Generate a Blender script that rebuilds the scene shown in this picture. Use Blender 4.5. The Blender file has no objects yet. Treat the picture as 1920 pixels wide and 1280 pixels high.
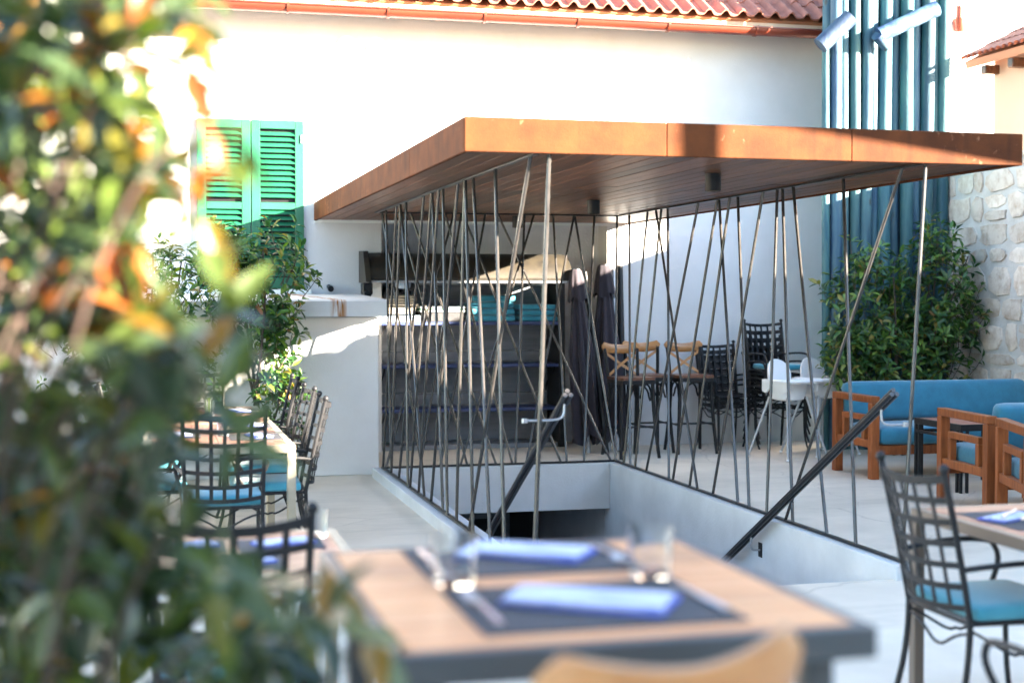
import bpy, math, random
import numpy as np
from mathutils import Vector, Matrix, Euler

random.seed(7); rng = np.random.default_rng(7)
sc = bpy.context.scene
C = sc.collection
PI = math.pi; R = math.radians

# ------------------------------------------------------------------ camera, sky, sun, exposure
cam = bpy.data.cameras.new('camera'); cam_o = bpy.data.objects.new('camera', cam); C.objects.link(cam_o)
cam.lens = 50.0; cam.sensor_width = 36.0; cam.clip_end = 500; cam.clip_start = 0.05
cam_o.location = (0, 0, 1.58)
cam_o.rotation_euler = (R(90 - 1.804), 0, R(-14.3))
cam.dof.use_dof = True; cam.dof.focus_distance = 11.0; cam.dof.aperture_fstop = 1.8
sc.camera = cam_o

SUN_DIR = Vector((1.45, -1.0, 0.47)).normalized()          # towards the sun
world = bpy.data.worlds.new('World'); sc.world = world; world.use_nodes = True
wn = world.node_tree
sky = wn.nodes.new('ShaderNodeTexSky'); sky.sky_type = 'NISHITA'; sky.sun_disc = False
sky.sun_elevation = math.asin(SUN_DIR.z); sky.sun_rotation = math.atan2(SUN_DIR.x, SUN_DIR.y)
sky.air_density = 1.0; sky.dust_density = 0.25; sky.ozone_density = 1.0
wn.links.new(sky.outputs[0], wn.nodes['Background'].inputs[0])
wn.nodes['Background'].inputs[1].default_value = 0.07
sun = bpy.data.lights.new('sun', 'SUN'); sun_o = bpy.data.objects.new('sun', sun); C.objects.link(sun_o)
sun.energy = 5.0; sun.angle = R(0.5); sun.color = (1.0, 0.87, 0.70)
sun_o.rotation_euler = SUN_DIR.to_track_quat('Z', 'Y').to_euler(); sun_o.location = (20, -12, 12)
sc.view_settings.view_transform = 'Standard'; sc.view_settings.look = 'None'
sc.view_settings.exposure = 4.22; sc.view_settings.gamma = 1.0; sc.view_settings.use_curve_mapping = False
sc.render.engine = 'CYCLES'
sc.cycles.use_denoising = True
sc.cycles.max_bounces = 8; sc.cycles.diffuse_bounces = 4; sc.cycles.glossy_bounces = 3; sc.cycles.transmission_bounces = 8
sc.cycles.use_adaptive_sampling = True; sc.cycles.adaptive_threshold = 0.02
sc.cycles.caustics_reflective = False; sc.cycles.caustics_refractive = False
sc.cycles.sample_clamp_indirect = 6.0

# ------------------------------------------------------------------ materials
MATS = {}
def mat(name, col, rough=0.6, metal=0.0, col2=None, scale=6.0, mixlo=0.35, mixhi=0.65, bump=0.0, bscale=40.0,
        stretch=(1, 1, 1), detail=6.0, spec=0.5, objvar=0.0, coords='Object', sheen=0.0, coat=0.0):
    m = bpy.data.materials.new(name); m.use_nodes = True; nt = m.node_tree; N = nt.nodes; L = nt.links
    b = N['Principled BSDF']
    b.inputs['Roughness'].default_value = rough; b.inputs['Metallic'].default_value = metal
    b.inputs['Specular IOR Level'].default_value = spec
    if sheen: b.inputs['Sheen Weight'].default_value = sheen
    if coat: b.inputs['Coat Weight'].default_value = coat; b.inputs['Coat Roughness'].default_value = 0.2
    tc = N.new('ShaderNodeTexCoord'); mp = N.new('ShaderNodeMapping'); mp.inputs['Scale'].default_value = stretch
    L.new(tc.outputs[coords], mp.inputs['Vector'])
    vec = mp.outputs['Vector']
    oi = N.new('ShaderNodeObjectInfo')
    if objvar:
        ad = N.new('ShaderNodeVectorMath'); ad.operation = 'MULTIPLY_ADD'
        L.new(oi.outputs['Random'], ad.inputs[0]); ad.inputs[1].default_value = (17.3, 9.1, 31.7); L.new(vec, ad.inputs[2])
        vec = ad.outputs[0]
    out = None
    if col2 is not None:
        nz = N.new('ShaderNodeTexNoise'); nz.inputs['Scale'].default_value = scale; nz.inputs['Detail'].default_value = detail
        nz.inputs['Roughness'].default_value = 0.62
        L.new(vec, nz.inputs['Vector'])
        mr = N.new('ShaderNodeMapRange'); mr.inputs[1].default_value = mixlo; mr.inputs[2].default_value = mixhi
        L.new(nz.outputs['Fac'], mr.inputs[0])
        mx = N.new('ShaderNodeMix'); mx.data_type = 'RGBA'
        mx.inputs[6].default_value = (*col, 1); mx.inputs[7].default_value = (*col2, 1)
        L.new(mr.outputs[0], mx.inputs[0]); out = mx.outputs[2]
    if objvar:
        hs = N.new('ShaderNodeHueSaturation')
        if out is None: hs.inputs['Color'].default_value = (*col, 1)
        else: L.new(out, hs.inputs['Color'])
        m2 = N.new('ShaderNodeMapRange'); m2.inputs[3].default_value = 1 - objvar; m2.inputs[4].default_value = 1 + objvar
        L.new(oi.outputs['Random'], m2.inputs[0]); L.new(m2.outputs[0], hs.inputs['Value']); out = hs.outputs[0]
    if out is None: b.inputs['Base Color'].default_value = (*col, 1)
    else: L.new(out, b.inputs['Base Color'])
    if bump:
        n2 = N.new('ShaderNodeTexNoise'); n2.inputs['Scale'].default_value = bscale; n2.inputs['Detail'].default_value = 5
        L.new(vec, n2.inputs['Vector'])
        bp = N.new('ShaderNodeBump'); bp.inputs['Strength'].default_value = bump; bp.inputs['Distance'].default_value = 0.01
        L.new(n2.outputs['Fac'], bp.inputs['Height']); L.new(bp.outputs[0], b.inputs['Normal'])
    MATS[name] = m
    return m

def leafmat(name, cols, trans=0.35, rough=0.35):
    m = bpy.data.materials.new(name); m.use_nodes = True; nt = m.node_tree; N = nt.nodes; L = nt.links
    b = N['Principled BSDF']; b.inputs['Roughness'].default_value = rough
    g = N.new('ShaderNodeNewGeometry'); oi = N.new('ShaderNodeObjectInfo')
    ad = N.new('ShaderNodeMath'); ad.operation = 'ADD'; L.new(g.outputs['Random Per Island'], ad.inputs[0]); L.new(oi.outputs['Random'], ad.inputs[1])
    fr = N.new('ShaderNodeMath'); fr.operation = 'FRACT'; L.new(ad.outputs[0], fr.inputs[0])
    cr = N.new('ShaderNodeValToRGB'); L.new(fr.outputs[0], cr.inputs[0])
    el = cr.color_ramp.elements
    while len(el) < len(cols): el.new(0.5)
    for e, (p, c) in zip(el, cols): e.position = p; e.color = (*c, 1)
    L.new(cr.outputs[0], b.inputs['Base Color'])
    t = N.new('ShaderNodeBsdfTranslucent')
    br = N.new('ShaderNodeHueSaturation'); br.inputs['Value'].default_value = 1.0; br.inputs['Saturation'].default_value = 1.15
    L.new(cr.outputs[0], br.inputs['Color']); L.new(br.outputs[0], t.inputs[0])
    ms = N.new('ShaderNodeMixShader'); ms.inputs[0].default_value = trans
    L.new(b.outputs[0], ms.inputs[1]); L.new(t.outputs[0], ms.inputs[2]); L.new(ms.outputs[0], N['Material Output'].inputs[0])
    MATS[name] = m
    return m

mat('plaster', (.76, .755, .75), .9, col2=(.68, .675, .665), scale=1.2, bump=.25, bscale=60, spec=.2)
mat('house_plaster', (.665, .66, .655), .9, col2=(.60, .595, .585), scale=1.2, bump=.25, bscale=60, spec=.2)
mat('rough_plaster', (.78, .78, .79), .9, col2=(.70, .70, .71), scale=2.0, bump=.7, bscale=45, spec=.2)
mat('grey_plaster', (.56, .57, .58), .85, col2=(.48, .49, .50), scale=2.5, bump=.3, bscale=50, spec=.25)
mat('concrete', (.74, .65, .535), .75, col2=(.585, .51, .415), scale=1.1, mixlo=.3, mixhi=.72, bump=.12, bscale=25, detail=10, spec=.35)
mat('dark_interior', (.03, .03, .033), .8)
mat('corten', (.106, .034, .0115), .85, col2=(.054, .018, .008), scale=4, mixlo=.36, mixhi=.70, bump=.15, bscale=120, detail=10, spec=.12)
mat('soffit_wood', (.20, .085, .042), .38, col2=(.085, .035, .018), scale=5, stretch=(9, .6, 4), objvar=.5, bump=.12, bscale=30, spec=.2)
mat('rail_iron', (.02, .02, .022), .3, metal=.3)
mat('iron', (.046, .042, .039), .27, metal=.1, col2=(.030, .027, .025), scale=20, bump=.05, bscale=200, spec=.6)
mat('black_iron', (.010, .010, .011), .5, col2=(.016, .016, .018), scale=30, bump=.05, bscale=150, spec=.28)
mat('black_paint', (.009, .009, .010), .42, spec=.3)
mat('steel', (.55, .56, .58), .3, metal=.9)
mat('galv', (.42, .43, .45), .45, metal=.7, col2=(.3, .31, .33), scale=30)
mat('hood_metal', (.024, .021, .018), .5, metal=.2, col2=(.055, .045, .03), scale=6, bump=.1, bscale=30)
mat('shelf_blue', (.035, .055, .16), .5, col2=(.025, .04, .11), scale=4, stretch=(1, 8, 8))
mat('panel_grey', (.22, .232, .25), .7, col2=(.16, .17, .185), scale=3, stretch=(.4, 4, 6), objvar=.12)
mat('teal', (.035, .27, .36), .85, col2=(.03, .23, .32), scale=8, bump=.15, bscale=300, sheen=.3, objvar=.1)
mat('sky_fabric', (.021, .175, .27), .9, col2=(.016, .135, .215), scale=9, bump=.2, bscale=350, sheen=.35)
mat('seat_fabric', (.055, .29, .38), .9, col2=(.045, .25, .33), scale=9, bump=.2, bscale=350, sheen=.35)
mat('plum_fabric', (.026, .019, .028), .9, col2=(.016, .012, .019), scale=5, bump=.15, bscale=200, sheen=.2)
mat('teak', (.30, .09, .026), .5, col2=(.19, .052, .015), scale=6, stretch=(5, 5, .7), objvar=.15, bump=.1, bscale=60, spec=.25)
mat('beech', (.50, .24, .085), .38, col2=(.40, .175, .055), scale=5, stretch=(.8, 8, 8), objvar=.1, coat=.3)
mat('seat_wood', (.17, .065, .03), .4, col2=(.11, .04, .02), scale=6, stretch=(1, 8, 1), coat=.2)
mat('table_wood', (.66, .33, .145), .45, col2=(.54, .235, .095), scale=4, stretch=(.8, 9, 4), objvar=.2, spec=.35)
mat('table_wood_dark', (.40, .155, .085), .45, col2=(.26, .10, .065), scale=4, stretch=(.8, 9, 4), objvar=.3, coat=.2)
mat('table_frame', (.055, .065, .073), .45, metal=.2)
mat('pale_frame', (.42, .36, .27), .45, metal=.3, col2=(.33, .28, .2), scale=9)
mat('brown_frame', (.13, .10, .08), .45, metal=.3)
mat('placemat', (.050, .050, .058), .8, col2=(.035, .035, .042), scale=60, bump=.2, bscale=400)
mat('napkin', (.58, .61, .76), .9, col2=(.15, .20, .54), scale=6, stretch=(1.2, 12, 1), mixlo=.48, mixhi=.66, bump=.3, bscale=40)
mat('napkin_blue', (.07, .10, .42), .9, col2=(.12, .16, .52), scale=30)
mat('white_plastic', (.82, .82, .82), .35)
mat('grey_leg', (.48, .49, .50), .4, metal=.4)
mat('green_paint', (.011, .118, .055), .4, col2=(.008, .095, .043), scale=5, coat=.2)
mat('gutter_paint', (.17, .030, .012), .4, metal=.1, col2=(.13, .022, .010), scale=3, stretch=(.5, 4, 4), coat=.3)
mat('roof_tile', (.42, .155, .10), .8, col2=(.31, .11, .072), scale=8, bump=.2, bscale=60, objvar=.14, detail=9)
mat('eave_board', (.62, .46, .33), .8, col2=(.54, .4, .28), scale=4)
mat('peach', (.66, .47, .34), .9, col2=(.62, .44, .315), scale=2, bump=.1)
mat('mortar', (.52, .51, .49), .95, col2=(.42, .41, .39), scale=6, bump=.6, bscale=30)
mat('stone', (.56, .50, .435), .9, col2=(.37, .285, .22), scale=7, mixlo=.45, mixhi=.70, bump=.9, bscale=22, objvar=.22, detail=10)
mat('bark', (.06, .045, .035), .9, col2=(.05, .035, .025), scale=20, stretch=(4, 4, 1), bump=.5)
mat('twig', (.06, .035, .025), .8)
mat('beige_cloth', (.42, .37, .29), .9, bump=.3, bscale=60)
mat('pale_blue', (.40, .52, .66), .8)
mat('paper_white', (.8, .82, .78), .7)
mat('book_green', (.06, .25, .14), .6)
mat('charcoal', (.02, .02, .024), .7, col2=(.04, .04, .045), scale=30, bump=.4)
mat('clay', (.5, .2, .1), .7)

def corten_flecks():
    m = MATS['corten']; nt = m.node_tree; N = nt.nodes; L = nt.links; b = N['Principled BSDF']; src = b.inputs['Base Color'].links[0].from_socket
    tc = N.new('ShaderNodeTexCoord')
    n1 = N.new('ShaderNodeTexNoise'); n1.inputs['Scale'].default_value = 26; n1.inputs['Detail'].default_value = 8; L.new(tc.outputs['Object'], n1.inputs['Vector'])
    n2 = N.new('ShaderNodeTexNoise'); n2.inputs['Scale'].default_value = 1.7; L.new(tc.outputs['Object'], n2.inputs['Vector'])
    ad = N.new('ShaderNodeMath'); ad.operation = 'MULTIPLY_ADD'; ad.inputs[1].default_value = .55; L.new(n2.outputs['Fac'], ad.inputs[0]); L.new(n1.outputs['Fac'], ad.inputs[2])
    mr = N.new('ShaderNodeMapRange'); mr.inputs[1].default_value = .97; mr.inputs[2].default_value = 1.08; mr.inputs[4].default_value = .75; L.new(ad.outputs[0], mr.inputs[0])
    mx = N.new('ShaderNodeMix'); mx.data_type = 'RGBA'; mx.inputs[7].default_value = (.24, .12, .065, 1); L.new(mr.outputs[0], mx.inputs[0]); L.new(src, mx.inputs[6])
    mp = N.new('ShaderNodeMapping'); mp.inputs['Scale'].default_value = (14, 14, .7); L.new(tc.outputs['Object'], mp.inputs[0])
    n3 = N.new('ShaderNodeTexNoise'); n3.inputs['Scale'].default_value = 1.0; n3.inputs['Detail'].default_value = 5; L.new(mp.outputs[0], n3.inputs['Vector'])
    m3 = N.new('ShaderNodeMapRange'); m3.inputs[1].default_value = .55; m3.inputs[2].default_value = .75; m3.inputs[4].default_value = .55; L.new(n3.outputs['Fac'], m3.inputs[0])
    mx2 = N.new('ShaderNodeMix'); mx2.data_type = 'RGBA'; mx2.inputs[7].default_value = (.035, .014, .008, 1); L.new(m3.outputs[0], mx2.inputs[0]); L.new(mx.outputs[2], mx2.inputs[6])
    L.new(mx2.outputs[2], b.inputs['Base Color'])
corten_flecks()
# blue stained logs
def logmat():
    m = mat('blue_log', (.013, .062, .095), .65, col2=(.060, .145, .15), mixlo=.40, mixhi=.66, scale=3.2, stretch=(3, 3, .35), objvar=.3, bump=.35, bscale=30, detail=9)
    nt = m.node_tree; N = nt.nodes; L = nt.links; b = N['Principled BSDF']
    src = b.inputs['Base Color'].links[0].from_socket
    oi = N.new('ShaderNodeObjectInfo'); mr = N.new('ShaderNodeMapRange'); mr.inputs[3].default_value = .47; mr.inputs[4].default_value = .56
    ml = N.new('ShaderNodeMath'); ml.operation = 'MULTIPLY'; ml.inputs[1].default_value = 7.31
    fr = N.new('ShaderNodeMath'); fr.operation = 'FRACT'
    L.new(oi.outputs['Random'], ml.inputs[0]); L.new(ml.outputs[0], fr.inputs[0]); L.new(fr.outputs[0], mr.inputs[0])
    hs = N.new('ShaderNodeHueSaturation'); L.new(src, hs.inputs['Color']); L.new(mr.outputs[0], hs.inputs['Hue'])
    vo = N.new('ShaderNodeTexVoronoi'); vo.inputs['Scale'].default_value = 2.4
    tc = N.new('ShaderNodeTexCoord'); mp = N.new('ShaderNodeMapping'); mp.inputs['Scale'].default_value = (2, 2, 1)
    L.new(tc.outputs['Object'], mp.inputs[0]); L.new(mp.outputs[0], vo.inputs['Vector'])
    kn = N.new('ShaderNodeMapRange'); kn.inputs[1].default_value = .05; kn.inputs[2].default_value = .12
    L.new(vo.outputs['Distance'], kn.inputs[0])
    mx = N.new('ShaderNodeMix'); mx.data_type = 'RGBA'; mx.inputs[6].default_value = (.03, .05, .05, 1)
    L.new(kn.outputs[0], mx.inputs[0]); L.new(hs.outputs[0], mx.inputs[7]); L.new(mx.outputs[2], b.inputs['Base Color'])
logmat()

# concrete: long stains and fine speckle
def concrete_extra():
    m = MATS['concrete']; nt = m.node_tree; N = nt.nodes; L = nt.links; b = N['Principled BSDF']
    src = b.inputs['Base Color'].links[0].from_socket
    tc = N.new('ShaderNodeTexCoord'); mp = N.new('ShaderNodeMapping'); mp.inputs['Scale'].default_value = (.5, 1.6, 1)
    L.new(tc.outputs['Object'], mp.inputs[0])
    nz = N.new('ShaderNodeTexNoise'); nz.inputs['Scale'].default_value = .9; nz.inputs['Detail'].default_value = 12; nz.inputs['Roughness'].default_value = .7
    nz.inputs['Distortion'].default_value = .6
    L.new(mp.outputs[0], nz.inputs['Vector'])
    mr = N.new('ShaderNodeMapRange'); mr.inputs[1].default_value = .5; mr.inputs[2].default_value = .78; mr.inputs[4].default_value = .5
    L.new(nz.outputs['Fac'], mr.inputs[0])
    mx = N.new('ShaderNodeMix'); mx.data_type = 'RGBA'; mx.inputs[7].default_value = (.32, .28, .22, 1)
    L.new(mr.outputs[0], mx.inputs[0]); L.new(src, mx.inputs[6])
    n2 = N.new('ShaderNodeTexNoise'); n2.inputs['Scale'].default_value = 1.5; n2.inputs['Detail'].default_value = 6; L.new(tc.outputs['Object'], n2.inputs['Vector'])
    va = N.new('ShaderNodeVectorMath'); va.operation = 'MULTIPLY_ADD'; va.inputs[1].default_value = (.5, .5, 0); L.new(n2.outputs['Color'], va.inputs[0]); L.new(tc.outputs['Object'], va.inputs[2])
    vo = N.new('ShaderNodeTexVoronoi'); vo.feature = 'DISTANCE_TO_EDGE'; vo.inputs['Scale'].default_value = .36; L.new(va.outputs[0], vo.inputs['Vector'])
    cr = N.new('ShaderNodeMapRange'); cr.inputs[1].default_value = .0; cr.inputs[2].default_value = .0035; cr.inputs[3].default_value = .28; cr.inputs[4].default_value = 0; L.new(vo.outputs['Distance'], cr.inputs[0])
    m2 = N.new('ShaderNodeMix'); m2.data_type = 'RGBA'; m2.inputs[7].default_value = (.22, .17, .12, 1); L.new(cr.outputs[0], m2.inputs[0]); L.new(mx.outputs[2], m2.inputs[6]); L.new(m2.outputs[2], b.inputs['Base Color'])
concrete_extra()

# ledge with a rust stain that ran down the front
def ledge_mat():
    m = mat('ledge', (.74, .74, .73), .85, col2=(.66, .66, .65), scale=3, bump=.2, bscale=40, spec=.2)
    nt = m.node_tree; N = nt.nodes; L = nt.links; b = N['Principled BSDF']
    src = b.inputs['Base Color'].links[0].from_socket
    tc = N.new('ShaderNodeTexCoord'); sx = N.new('ShaderNodeSeparateXYZ'); L.new(tc.outputs['Object'], sx.inputs[0])
    nz = N.new('ShaderNodeTexNoise'); nz.inputs['Scale'].default_value = 9; mp = N.new('ShaderNodeMapping'); mp.inputs['Scale'].default_value = (4, .4, .6)
    L.new(tc.outputs['Object'], mp.inputs[0]); L.new(mp.outputs[0], nz.inputs['Vector'])
    # stain centre follows x = 1.60 on the front, drifting to x = 1.35 towards the back
    dr = N.new('ShaderNodeMath'); dr.operation = 'MULTIPLY_ADD'; L.new(sx.outputs[1], dr.inputs[0]); dr.inputs[1].default_value = .16; dr.inputs[2].default_value = -1.60 - 12.36 * .16
    su = N.new('ShaderNodeMath'); su.operation = 'ADD'; L.new(sx.outputs[0], su.inputs[0]); L.new(dr.outputs[0], su.inputs[1])
    ab = N.new('ShaderNodeMath'); ab.operation = 'ABSOLUTE'; L.new(su.outputs[0], ab.inputs[0])
    mr = N.new('ShaderNodeMapRange'); mr.inputs[1].default_value = .09; mr.inputs[2].default_value = .03; L.new(ab.outputs[0], mr.inputs[0])
    m2 = N.new('ShaderNodeMapRange'); m2.inputs[1].default_value = .36; m2.inputs[2].default_value = .62; L.new(nz.outputs['Fac'], m2.inputs[0])
    ml = N.new('ShaderNodeMath'); ml.operation = 'MULTIPLY'; L.new(mr.outputs[0], ml.inputs[0]); L.new(m2.outputs[0], ml.inputs[1])
    mx = N.new('ShaderNodeMix'); mx.data_type = 'RGBA'; mx.inputs[7].default_value = (.36, .15, .035, 1)
    L.new(ml.outputs[0], mx.inputs[0]); L.new(src, mx.inputs[6]); L.new(mx.outputs[2], b.inputs['Base Color'])
ledge_mat()

gl = bpy.data.materials.new('glass'); gl.use_nodes = True; gb = gl.node_tree.nodes['Principled BSDF']
gb.inputs['Transmission Weight'].default_value = 1; gb.inputs['Roughness'].default_value = 0.02; gb.inputs['IOR'].default_value = 1.45
gb.inputs['Base Color'].default_value = (.95, .97, .98, 1); MATS['glass'] = gl
em = bpy.data.materials.new('lamp_glow'); em.use_nodes = True; eb = em.node_tree.nodes['Principled BSDF']
eb.inputs['Base Color'].default_value = (.8, .7, .5, 1); eb.inputs['Emission Color'].default_value = (1, .72, .4, 1); eb.inputs['Emission Strength'].default_value = .8
MATS['lamp_glow'] = em
leafmat('laurel', [(0, (.022, .06, .02)), (.45, (.045, .115, .03)), (.72, (.085, .18, .035)), (.9, (.18, .27, .05)), (1, (.28, .17, .05))], .28)
leafmat('bay', [(0, (.02, .06, .022)), (.4, (.04, .11, .03)), (.75, (.09, .19, .03)), (.92, (.22, .30, .04)), (1, (.34, .16, .07))], .35)
leafmat('magnolia', [(0, (.018, .033, .015)), (.4, (.036, .062, .024)), (.66, (.064, .092, .027)), (.88, (.07, .105, .018)), (.96, (.13, .12, .016)), (1, (.30, .14, .02))], .28, .28)
leafmat('young_lit', [(0, (.05, .09, .014)), (.3, (.13, .10, .012)), (.6, (.22, .085, .012)), (1, (.22, .055, .014))], .4, .4)

# ------------------------------------------------------------------ mesh helpers
class MB:
    def __init__(s): s.v = []; s.f = []
    def add(s, vs, fs):
        o = len(s.v); s.v += [tuple(p) for p in vs]; s.f += [tuple(i + o for i in f) for f in fs]
    def box(s, x0, x1, y0, y1, z0, z1, b=0.0, M=None):
        if b <= 0:
            vs = [(x, y, z) for z in (z0, z1) for y in (y0, y1) for x in (x0, x1)]
            fs = [(0, 2, 3, 1), (4, 5, 7, 6), (0, 1, 5, 4), (2, 6, 7, 3), (0, 4, 6, 2), (1, 3, 7, 5)]
        else:
            vs = []; idx = {}
            for i, x in enumerate((x0, x1)):
                for j, y in enumerate((y0, y1)):
                    for k, z in enumerate((z0, z1)):
                        sx = b if i == 0 else -b; sy = b if j == 0 else -b; sz = b if k == 0 else -b
                        for a, p in (('x', (x, y + sy, z + sz)), ('y', (x + sx, y, z + sz)), ('z', (x + sx, y + sy, z))):
                            idx[(i, j, k, a)] = len(vs); vs.append(p)
            fs = []
            for i in (0, 1): fs.append([idx[(i, j, k, 'x')] for j, k in ((0, 0), (1, 0), (1, 1), (0, 1))][::(-1 if i == 0 else 1)])
            for j in (0, 1): fs.append([idx[(i, j, k, 'y')] for i, k in ((0, 0), (1, 0), (1, 1), (0, 1))][::(1 if j == 0 else -1)])
            for k in (0, 1): fs.append([idx[(i, j, k, 'z')] for i, j in ((0, 0), (1, 0), (1, 1), (0, 1))][::(-1 if k == 0 else 1)])
            for j in (0, 1):
                for k in (0, 1): fs.append([idx[(0, j, k, 'y')], idx[(1, j, k, 'y')], idx[(1, j, k, 'z')], idx[(0, j, k, 'z')]])
            for i in (0, 1):
                for k in (0, 1): fs.append([idx[(i, 0, k, 'x')], idx[(i, 1, k, 'x')], idx[(i, 1, k, 'z')], idx[(i, 0, k, 'z')]])
            for i in (0, 1):
                for j in (0, 1): fs.append([idx[(i, j, 0, 'x')], idx[(i, j, 1, 'x')], idx[(i, j, 1, 'y')], idx[(i, j, 0, 'y')]])
            for i in (0, 1):
                for j in (0, 1):
                    for k in (0, 1): fs.append([idx[(i, j, k, a)] for a in 'xyz'])
        if M is not None: vs = [M @ Vector(p) for p in vs]
        s.add(vs, fs); return s
    def tube(s, pts, r, n=8, cap=True, flat=None):
        """tube along pts; r one number or one for each point; flat=(a,b) gives an elliptic section"""
        pts = [Vector(p) for p in pts]; m = len(pts)
        rs = r if isinstance(r, (list, tuple)) else [r] * m
        t0 = (pts[1] - pts[0]).normalized()
        up = Vector((0, 0, 1)) if abs(t0.z) < .9 else Vector((1, 0, 0))
        nrm = (up - t0 * up.dot(t0)).normalized(); rings = []; vs = []
        for i, p in enumerate(pts):
            t = ((pts[min(i + 1, m - 1)] - pts[max(i - 1, 0)])).normalized()
            nrm = (nrm - t * nrm.dot(t)).normalized(); bi = t.cross(nrm)
            a, b = flat if flat else (1, 1)
            for k in range(n):
                an = 2 * PI * (k + .5) / n
                vs.append(p + nrm * (math.cos(an) * rs[i] * a) + bi * (math.sin(an) * rs[i] * b))
        fs = []
        for i in range(m - 1):
            for k in range(n):
                fs.append((i * n + k, i * n + (k + 1) % n, (i + 1) * n + (k + 1) % n, (i + 1) * n + k))
        if cap: fs.append(tuple(range(n))[::-1]); fs.append(tuple((m - 1) * n + k for k in range(n)))
        s.add(vs, fs); return s
    def strip(s, pts, w, th, side):
        """flat bar along pts: width w along 'side' vector, thickness th across"""
        pts = [Vector(p) for p in pts]; m = len(pts); vs = []; sd = Vector(side).normalized()
        for i, p in enumerate(pts):
            t = (pts[min(i + 1, m - 1)] - pts[max(i - 1, 0)]).normalized()
            s2 = (sd - t * sd.dot(t)).normalized(); n2 = t.cross(s2)
            for a, b in ((-1, -1), (1, -1), (1, 1), (-1, 1)): vs.append(p + s2 * (a * w / 2) + n2 * (b * th / 2))
        fs = []
        for i in range(m - 1):
            for k in range(4): fs.append((i * 4 + k, i * 4 + (k + 1) % 4, (i + 1) * 4 + (k + 1) % 4, (i + 1) * 4 + k))
        fs.append((3, 2, 1, 0)); e = (m - 1) * 4; fs.append((e, e + 1, e + 2, e + 3))
        s.add(vs, fs); return s
    def lathe(s, prof, c=(0, 0, 0), n=16):
        vs = []; fs = []
        for r, z in prof:
            for k in range(n):
                a = 2 * PI * k / n; vs.append((c[0] + r * math.cos(a), c[1] + r * math.sin(a), c[2] + z))
        for i in range(len(prof) - 1):
            for k in range(n): fs.append((i * n + k, i * n + (k + 1) % n, (i + 1) * n + (k + 1) % n, (i + 1) * n + k))
        if prof[0][0] > 1e-4: fs.append(tuple(range(n))[::-1])
        if prof[-1][0] > 1e-4: fs.append(tuple((len(prof) - 1) * n + k for k in range(n)))
        s.add(vs, fs); return s
    def sphere(s, c, r, n=10, m=6, sq=1.0):
        return s.lathe([(max(r * math.sin(PI * i / m), 1e-5), -r * sq * math.cos(PI * i / m)) for i in range(m + 1)], c, n)
    def prism(s, poly, axis, a0, a1):
        """poly: 2d points; axis x: poly in (y,z); y: (x,z); z: (x,y)"""
        def P(p, a): return (a, p[0], p[1]) if axis == 'x' else (p[0], a, p[1]) if axis == 'y' else (p[0], p[1], a)
        n = len(poly); vs = [P(p, a0) for p in poly] + [P(p, a1) for p in poly]
        fs = [tuple(range(n))[::-1], tuple(range(n, 2 * n))] + [(i, (i + 1) % n, n + (i + 1) % n, n + i) for i in range(n)]
        s.add(vs, fs); return s
    def cushion(s, x0, x1, y0, y1, z0, z1, puff=.02, n=8, e=.28, M=None):
        """pillow-like box: superellipsoid edges, a little fuller in the middle"""
        vs = []; fs = []; cx, cy, cz = (x0 + x1) / 2, (y0 + y1) / 2, (z0 + z1) / 2; hx, hy, hz = (x1 - x0) / 2, (y1 - y0) / 2, (z1 - z0) / 2
        rr = min(hx, hy, hz) * .75; q = 6
        # rounded box from a subdivided cube
        def pt(d):
            d = Vector(d); c = Vector((max(-hx + rr, min(hx - rr, d.x * hx)), max(-hy + rr, min(hy - rr, d.y * hy)), max(-hz + rr, min(hz - rr, d.z * hz))))
            p = Vector((d.x * hx, d.y * hy, d.z * hz)); v = p - c
            if v.length > 1e-6: p = c + v.normalized() * rr
            k = (1 - min(1, abs(p.x / hx)) ** 4) * (1 - min(1, abs(p.y / hy)) ** 4) * (1 - min(1, abs(p.z / hz)) ** 4) if False else 0
            a = [abs(p.x / hx), abs(p.y / hy), abs(p.z / hz)]; ax = [hx, hy, hz].index(min(hx, hy, hz))
            o = [i for i in range(3) if i != ax]; b = (1 - a[o[0]] ** 2) * (1 - a[o[1]] ** 2)
            p[ax] += puff * b * (1 if p[ax] > 0 else -1)
            return p + Vector((cx, cy, cz))
        g = [-1, -.93, -.75, -.4, 0, .4, .75, .93, 1]; m = len(g)
        for ax in range(3):
            for sg in (-1, 1):
                o = len(vs)
                for a in g:
                    for b in g:
                        d = [0, 0, 0]; d[ax] = sg; d[(ax + 1) % 3] = a; d[(ax + 2) % 3] = b; vs.append(pt(d))
                for i in range(m - 1):
                    for j in range(m - 1):
                        f = (o + i * m + j, o + (i + 1) * m + j, o + (i + 1) * m + j + 1, o + i * m + j + 1)
                        fs.append(f if sg > 0 else f[::-1])
        if M is not None: vs = [M @ v for v in vs]
        s.add(vs, fs); return s
    def mesh(s, name, m, smooth=True, angle=35, weld=False):
        me = bpy.data.meshes.new(name); me.from_pydata(s.v, [], s.f)
        if weld:
            import bmesh
            bm = bmesh.new(); bm.from_mesh(me); bmesh.ops.remove_doubles(bm, verts=bm.verts, dist=1e-5); bm.to_mesh(me); bm.free()
        me.materials.append(MATS[m])
        if smooth:
            me.polygons.foreach_set('use_smooth', [True] * len(me.polygons)); me.set_sharp_from_angle(angle=R(angle))
        return me
    def build(s, name, m, parent=None, **k):
        o = bpy.data.objects.new(name, s.mesh(name, m, **k)); C.objects.link(o)
        if parent is not None: o.parent = parent
        return o

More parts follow.
